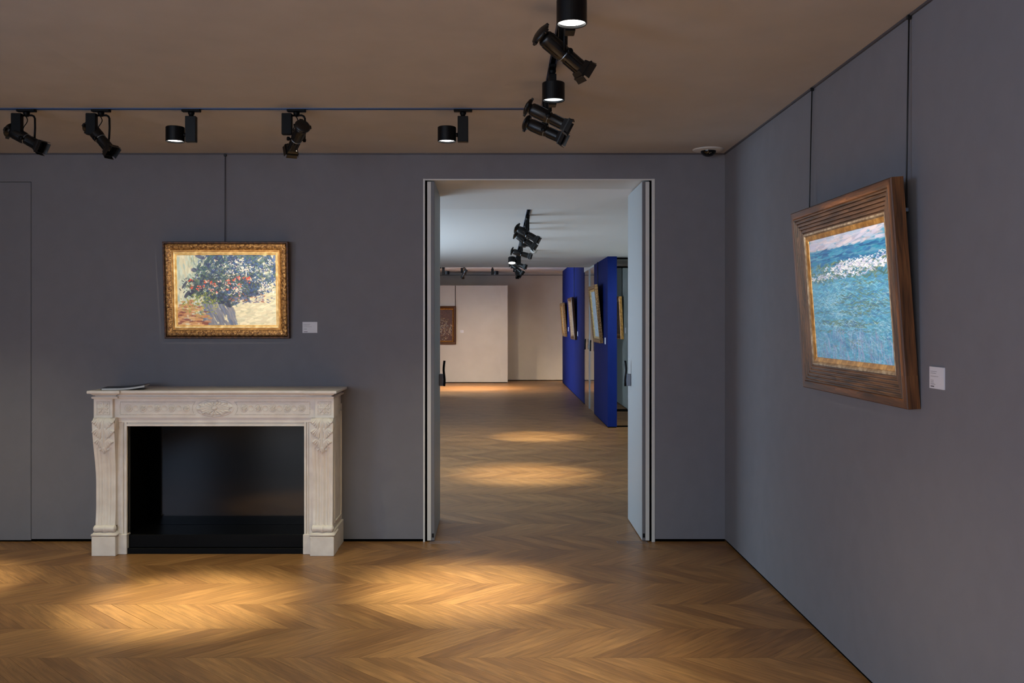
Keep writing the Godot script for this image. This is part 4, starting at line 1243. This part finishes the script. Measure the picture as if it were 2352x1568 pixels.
func make_lights() -> void:
	make_track("thin black ceiling track parallel to the mantelpiece wall", Vector3(-4.8, CEIL, -5.29), Vector3(0.262, CEIL, -5.29))
	make_track("thin black ceiling track running towards the doorway", Vector3(0.245, CEIL, 0.6), Vector3(0.245, CEIL, -5.27))
	make_projector("black framing projector under the ceiling track, over the flush wall door", Vector3(-2.705, CEIL, -5.29), 0.0, Vector3(0.87, -0.45, 0.18))
	make_projector("black framing projector between the flush door and the lit spotlight over the mantelpiece", Vector3(-2.280, CEIL, -5.29), 0.0, Vector3(0.66, -0.68, 0.30))
	make_spot("lit black cylinder spotlight on the ceiling track before the mantelpiece", Vector3(-1.765, CEIL, -5.29), 0.0, mat.lamp, 18.5, Vector3(0.03, -1, 0.02), 17.0)
	var flower: Node3D = get_node("framed_painting")
	make_projector("black framing projector aimed at the flower painting", Vector3(-1.165, CEIL, -5.29), 0.0, flower.position + Vector3(0, 0.35, 0.05) - Vector3(-1.165, CEIL - 0.175, -5.29), corners(flower, 0.899, 0.694, 0.020, 0.036), 3.6)
	make_spot("lit black cylinder spotlight on the ceiling track before the doorway", Vector3(-0.215, CEIL, -5.29), 0.0, mat.lamp, 18.5, Vector3(0.03, -1, -0.10), 17.0)
	make_spot("lit black cylinder spotlight on the ceiling track over the flush door", Vector3(-3.55, CEIL, -5.29), 0.0, mat.lamp, 18.5, Vector3(0.02, -1, -0.10), 17.0)
	# along the other track
	make_spot("brightly glowing cylinder spotlight on the ceiling track beside the seascape projector", Vector3(0.245, CEIL, -3.29), PI / 2, mat.lamp, 48.0, Vector3(0.0, -1, 0.0), 16.0, Color(1.0, 0.98, 0.88), 1.0, 0.06)
	make_spot("lit cylinder spotlight at the window end of the ceiling track", Vector3(0.245, CEIL, -0.9), PI / 2, mat.lamp, 28.0, Vector3(-0.1, -1, 0.0), 30.0)
	var sea: Node3D = get_node("framed_painting_001")
	make_projector("black framing projector aimed at the seascape painting", Vector3(0.245, CEIL, -3.60), -PI / 2, sea.position + Vector3(-0.05, 0.45, 0) - Vector3(0.245, CEIL - 0.175, -3.60), corners(sea, 1.235, 0.898, 0.020, 0.045), 3.8)
	make_spot("dimly glowing cylinder spotlight between the seascape projector and the track corner", Vector3(0.245, CEIL, -4.40), PI / 2, mat.lamp_dim, 3.0, Vector3(0.0, -1, 0.0), 24.0)
	make_projector("black framing projector under the dimly glowing spotlight", Vector3(0.245, CEIL, -4.72), -PI / 2, Vector3(0.88, -0.46, 0.12), [], 0.0, "projectors at the track corner")
	make_projector("black framing projector at the corner where the two ceiling tracks meet", Vector3(0.245, CEIL, -5.06), -PI / 2, Vector3(0.84, -0.44, 0.32), [], 0.0, "projectors at the track corner")
	# further room
	make_track("black ceiling track along the further room", Vector3(0.245, CEIL_A, -8.03), Vector3(0.245, CEIL_A, -15.6))
	make_projector("black framing projector, first from the doorway on the further track", Vector3(0.245, CEIL_A, -8.45), -PI / 2, Vector3(0.80, -0.50, 0.30))
	make_projector("second black framing projector from the doorway on the further track", Vector3(0.245, CEIL_A, -9.15), -PI / 2, Vector3(0.78, -0.55, 0.25))
	make_spot("first lit cylinder spotlight on the further track", Vector3(0.245, CEIL_A, -9.75), PI / 2, mat.lamp, 10.0, Vector3(0.0, -1, 0), 22.0)
	make_projector("third black framing projector from the doorway on the further track", Vector3(0.245, CEIL_A, -10.9), -PI / 2, Vector3(0.93, -0.28, 0.20))
	make_projector("fourth black framing projector from the doorway on the further track", Vector3(0.245, CEIL_A, -13.0), -PI / 2, Vector3(0.85, -0.30, 0.35), [], 0.0, "projectors at the end of the further track")
	make_spot("second lit cylinder spotlight on the further track", Vector3(0.245, CEIL_A, -12.6), 0.0, mat.lamp, 12.0, Vector3(0.15, -1, -0.10), 18.0, Color(1.0, 0.98, 0.84), 1.0, 0.2, "", 0.35)
	make_projector("fifth black framing projector from the doorway on the further track", Vector3(0.245, CEIL_A, -14.0), -PI / 2, Vector3(0.72, -0.60, 0.30), [], 0.0, "projectors at the end of the further track")
	make_projector("sixth black framing projector from the doorway on the further track", Vector3(0.245, CEIL_A, -14.7), -PI / 2, Vector3(0.30, -0.80, 0.50), [], 0.0, "projectors at the end of the further track")
	make_spot("lit cylinder spotlight behind the door leaf on the seascape side", Vector3(2.0, CEIL_A, -12.0), 0.0, mat.lamp, 5.0, Vector3(0.05, -0.5, -1.0), 40.0, Color(0.95, 1.0, 0.96))
	make_spot("lit cylinder spotlight behind the end blue partition", Vector3(3.35, CEIL_B, -22.0), 0.0, mat.lamp, 18.0, Vector3(-0.2, -1, -0.2), 50.0, Color(1.0, 0.88, 0.70))
	make_track("black ceiling track before the far display wall", Vector3(-2.9, CEIL_B, -22.0), Vector3(0.9, CEIL_B, -22.0))
	make_spot("lit cylinder spotlight before the maroon painting", Vector3(-1.36, CEIL_B, -22.0), 0.0, mat.lamp, 11.0, Vector3(0.1, -1, 0.0), 26.0, Color(1.0, 0.88, 0.70), -1.0, 0.4)
	make_projector("small black framing projector before the far display wall", Vector3(-0.868, CEIL_B, -22.0), 0.0, Vector3(-0.35, -0.7, -0.6))
	make_spot("lit cylinder spotlight before the edge of the display wall", Vector3(-0.196, CEIL_B, -22.0), 0.0, mat.lamp, 11.0, Vector3(-0.1, -1, 0.0), 26.0, Color(1.0, 0.88, 0.70), -1.0, 0.4)

	make_track("black ceiling track above the glass doors at the far end", Vector3(-2.9, CEIL_B, -19.4), Vector3(1.4, CEIL_B, -19.4))
	for x in [-1.2, 0.35]:
		make_spot("lit cylinder spotlight on the track above the glass doors", Vector3(x, CEIL_B, -19.4), 0.0, mat.lamp, 6.5, Vector3(0.08, -0.7, -1.0), 34.0, Color(1.0, 0.88, 0.70), 1.0, 0.3, "spotlights above the glass doors")

func make_ceiling_things() -> void:
	var root := thing("dome_camera", "white security dome camera on the ceiling corner", "security camera", Vector3(1.466, CEIL, -6.547))
	var g := Geo.new()
	g.smooth(true)
	g.lathe([Vector2(0.0, -0.012), Vector2(0.06, -0.012), Vector2(0.098, -0.009), Vector2(0.108, -0.004), Vector2(0.110, 0.0), Vector2(0.0, 0.0)], 40)
	part("flange", g, mat.white, root)
	g = Geo.new()
	g.smooth(true)
	var prof := []
	for i in 9:
		var t := PI / 2 * i / 8.0
		prof.append(Vector2(0.053 * sin(t), -0.012 - 0.040 * cos(t)))
	g.lathe(prof, 28)
	part("dome", g, mat.dome, root, "black glossy dome")
	for k in 3:
		var e := Geo.new()
		e.smooth(true)
		e.ball(Vector3(-0.012 + 0.010 * k, -0.030 - 0.004 * (k % 2), 0.0475 - 0.003 * absf(k - 1.0)), Vector3.ONE * 0.0035, 8, 6)
		part("diode", e, mat.gem, root)
	var s := thing("smoke_detector", "small white smoke detector on the further ceiling", "smoke detector", Vector3(0.45, CEIL_A, -12.6))
	g = Geo.new()
	g.smooth(true)
	g.lathe([Vector2(0.0, -0.045), Vector2(0.025, -0.045), Vector2(0.032, -0.036), Vector2(0.040, -0.030), Vector2(0.046, -0.014), Vector2(0.050, -0.012), Vector2(0.050, 0.0), Vector2(0.0, 0.0)], 24)
	part("body", g, mat.white, s)
	g = Geo.new()
	g.lathe([Vector2(0.0465, -0.015), Vector2(0.048, -0.012), Vector2(0.051, -0.010)], 24)
	part("grille", g, mat.edge_grey, s)


# ------------------------------------------------------------------ start
func window_light(at: Vector3, yaw: float, size: Vector2, energy: float, color: Color, called: String) -> void:
	var l := AreaLight3D.new()
	l.name = called
	l.area_size = size
	l.light_energy = energy
	l.light_color = color
	l.area_range = 40.0
	l.area_attenuation = 2.0
	l.shadow_enabled = true
	add_child(l)
	l.position = at
	l.rotation.y = yaw

func _ready() -> void:
	var cam := Camera3D.new()
	cam.name = "camera"
	cam.projection = Camera3D.PROJECTION_FRUSTUM
	cam.near = 0.05
	cam.far = 80.0
	cam.size = 0.05 * 1568.0 / FOCAL
	cam.frustum_offset = Vector2(26.0, -47.0) * 0.05 / FOCAL   # the shifted lens keeps the uprights parallel
	add_child(cam)
	cam.position = Vector3(0, EYE, 0)
	cam.current = true
	var env := Environment.new()
	env.background_mode = Environment.BG_COLOR
	env.background_color = Color(0.72, 0.80, 0.92)
	env.tonemap_mode = Environment.TONE_MAPPER_LINEAR
	env.tonemap_exposure = 1.2
	env.sdfgi_enabled = true
	env.ssao_enabled = true
	env.ssil_enabled = true
	var we := WorldEnvironment.new()
	we.name = "environment"
	we.environment = env
	add_child(we)
	# daylight at the four windows
	window_light(Vector3(-4.86, 1.675, 0.5), -PI / 2, Vector2(2.66, 1.4), 10.0, Color(0.74, 0.85, 1.0), "daylight_side")
	window_light(Vector3(-2.6, 1.60, 3.17), 0.0, Vector2(3.2, 1.75), 11.0, Color(0.93, 0.96, 1.0), "daylight_front")
	window_light(Vector3(-3.06, 1.40, -10.6), -PI / 2, Vector2(4.6, 1.66), 18.0, Color(0.80, 0.91, 1.0), "daylight_further")
	window_light(Vector3(-5.15, 1.35, -20.9), -PI / 2, Vector2(1.15, 2.6), 50.0, Color(0.78, 0.88, 1.0), "daylight_end")
	make_materials()
	make_shell()
	make_floor()
	make_further_room()
	make_mantelpiece()
	make_paintings()
	make_lights()
	make_catalogue()
	make_ceiling_things()
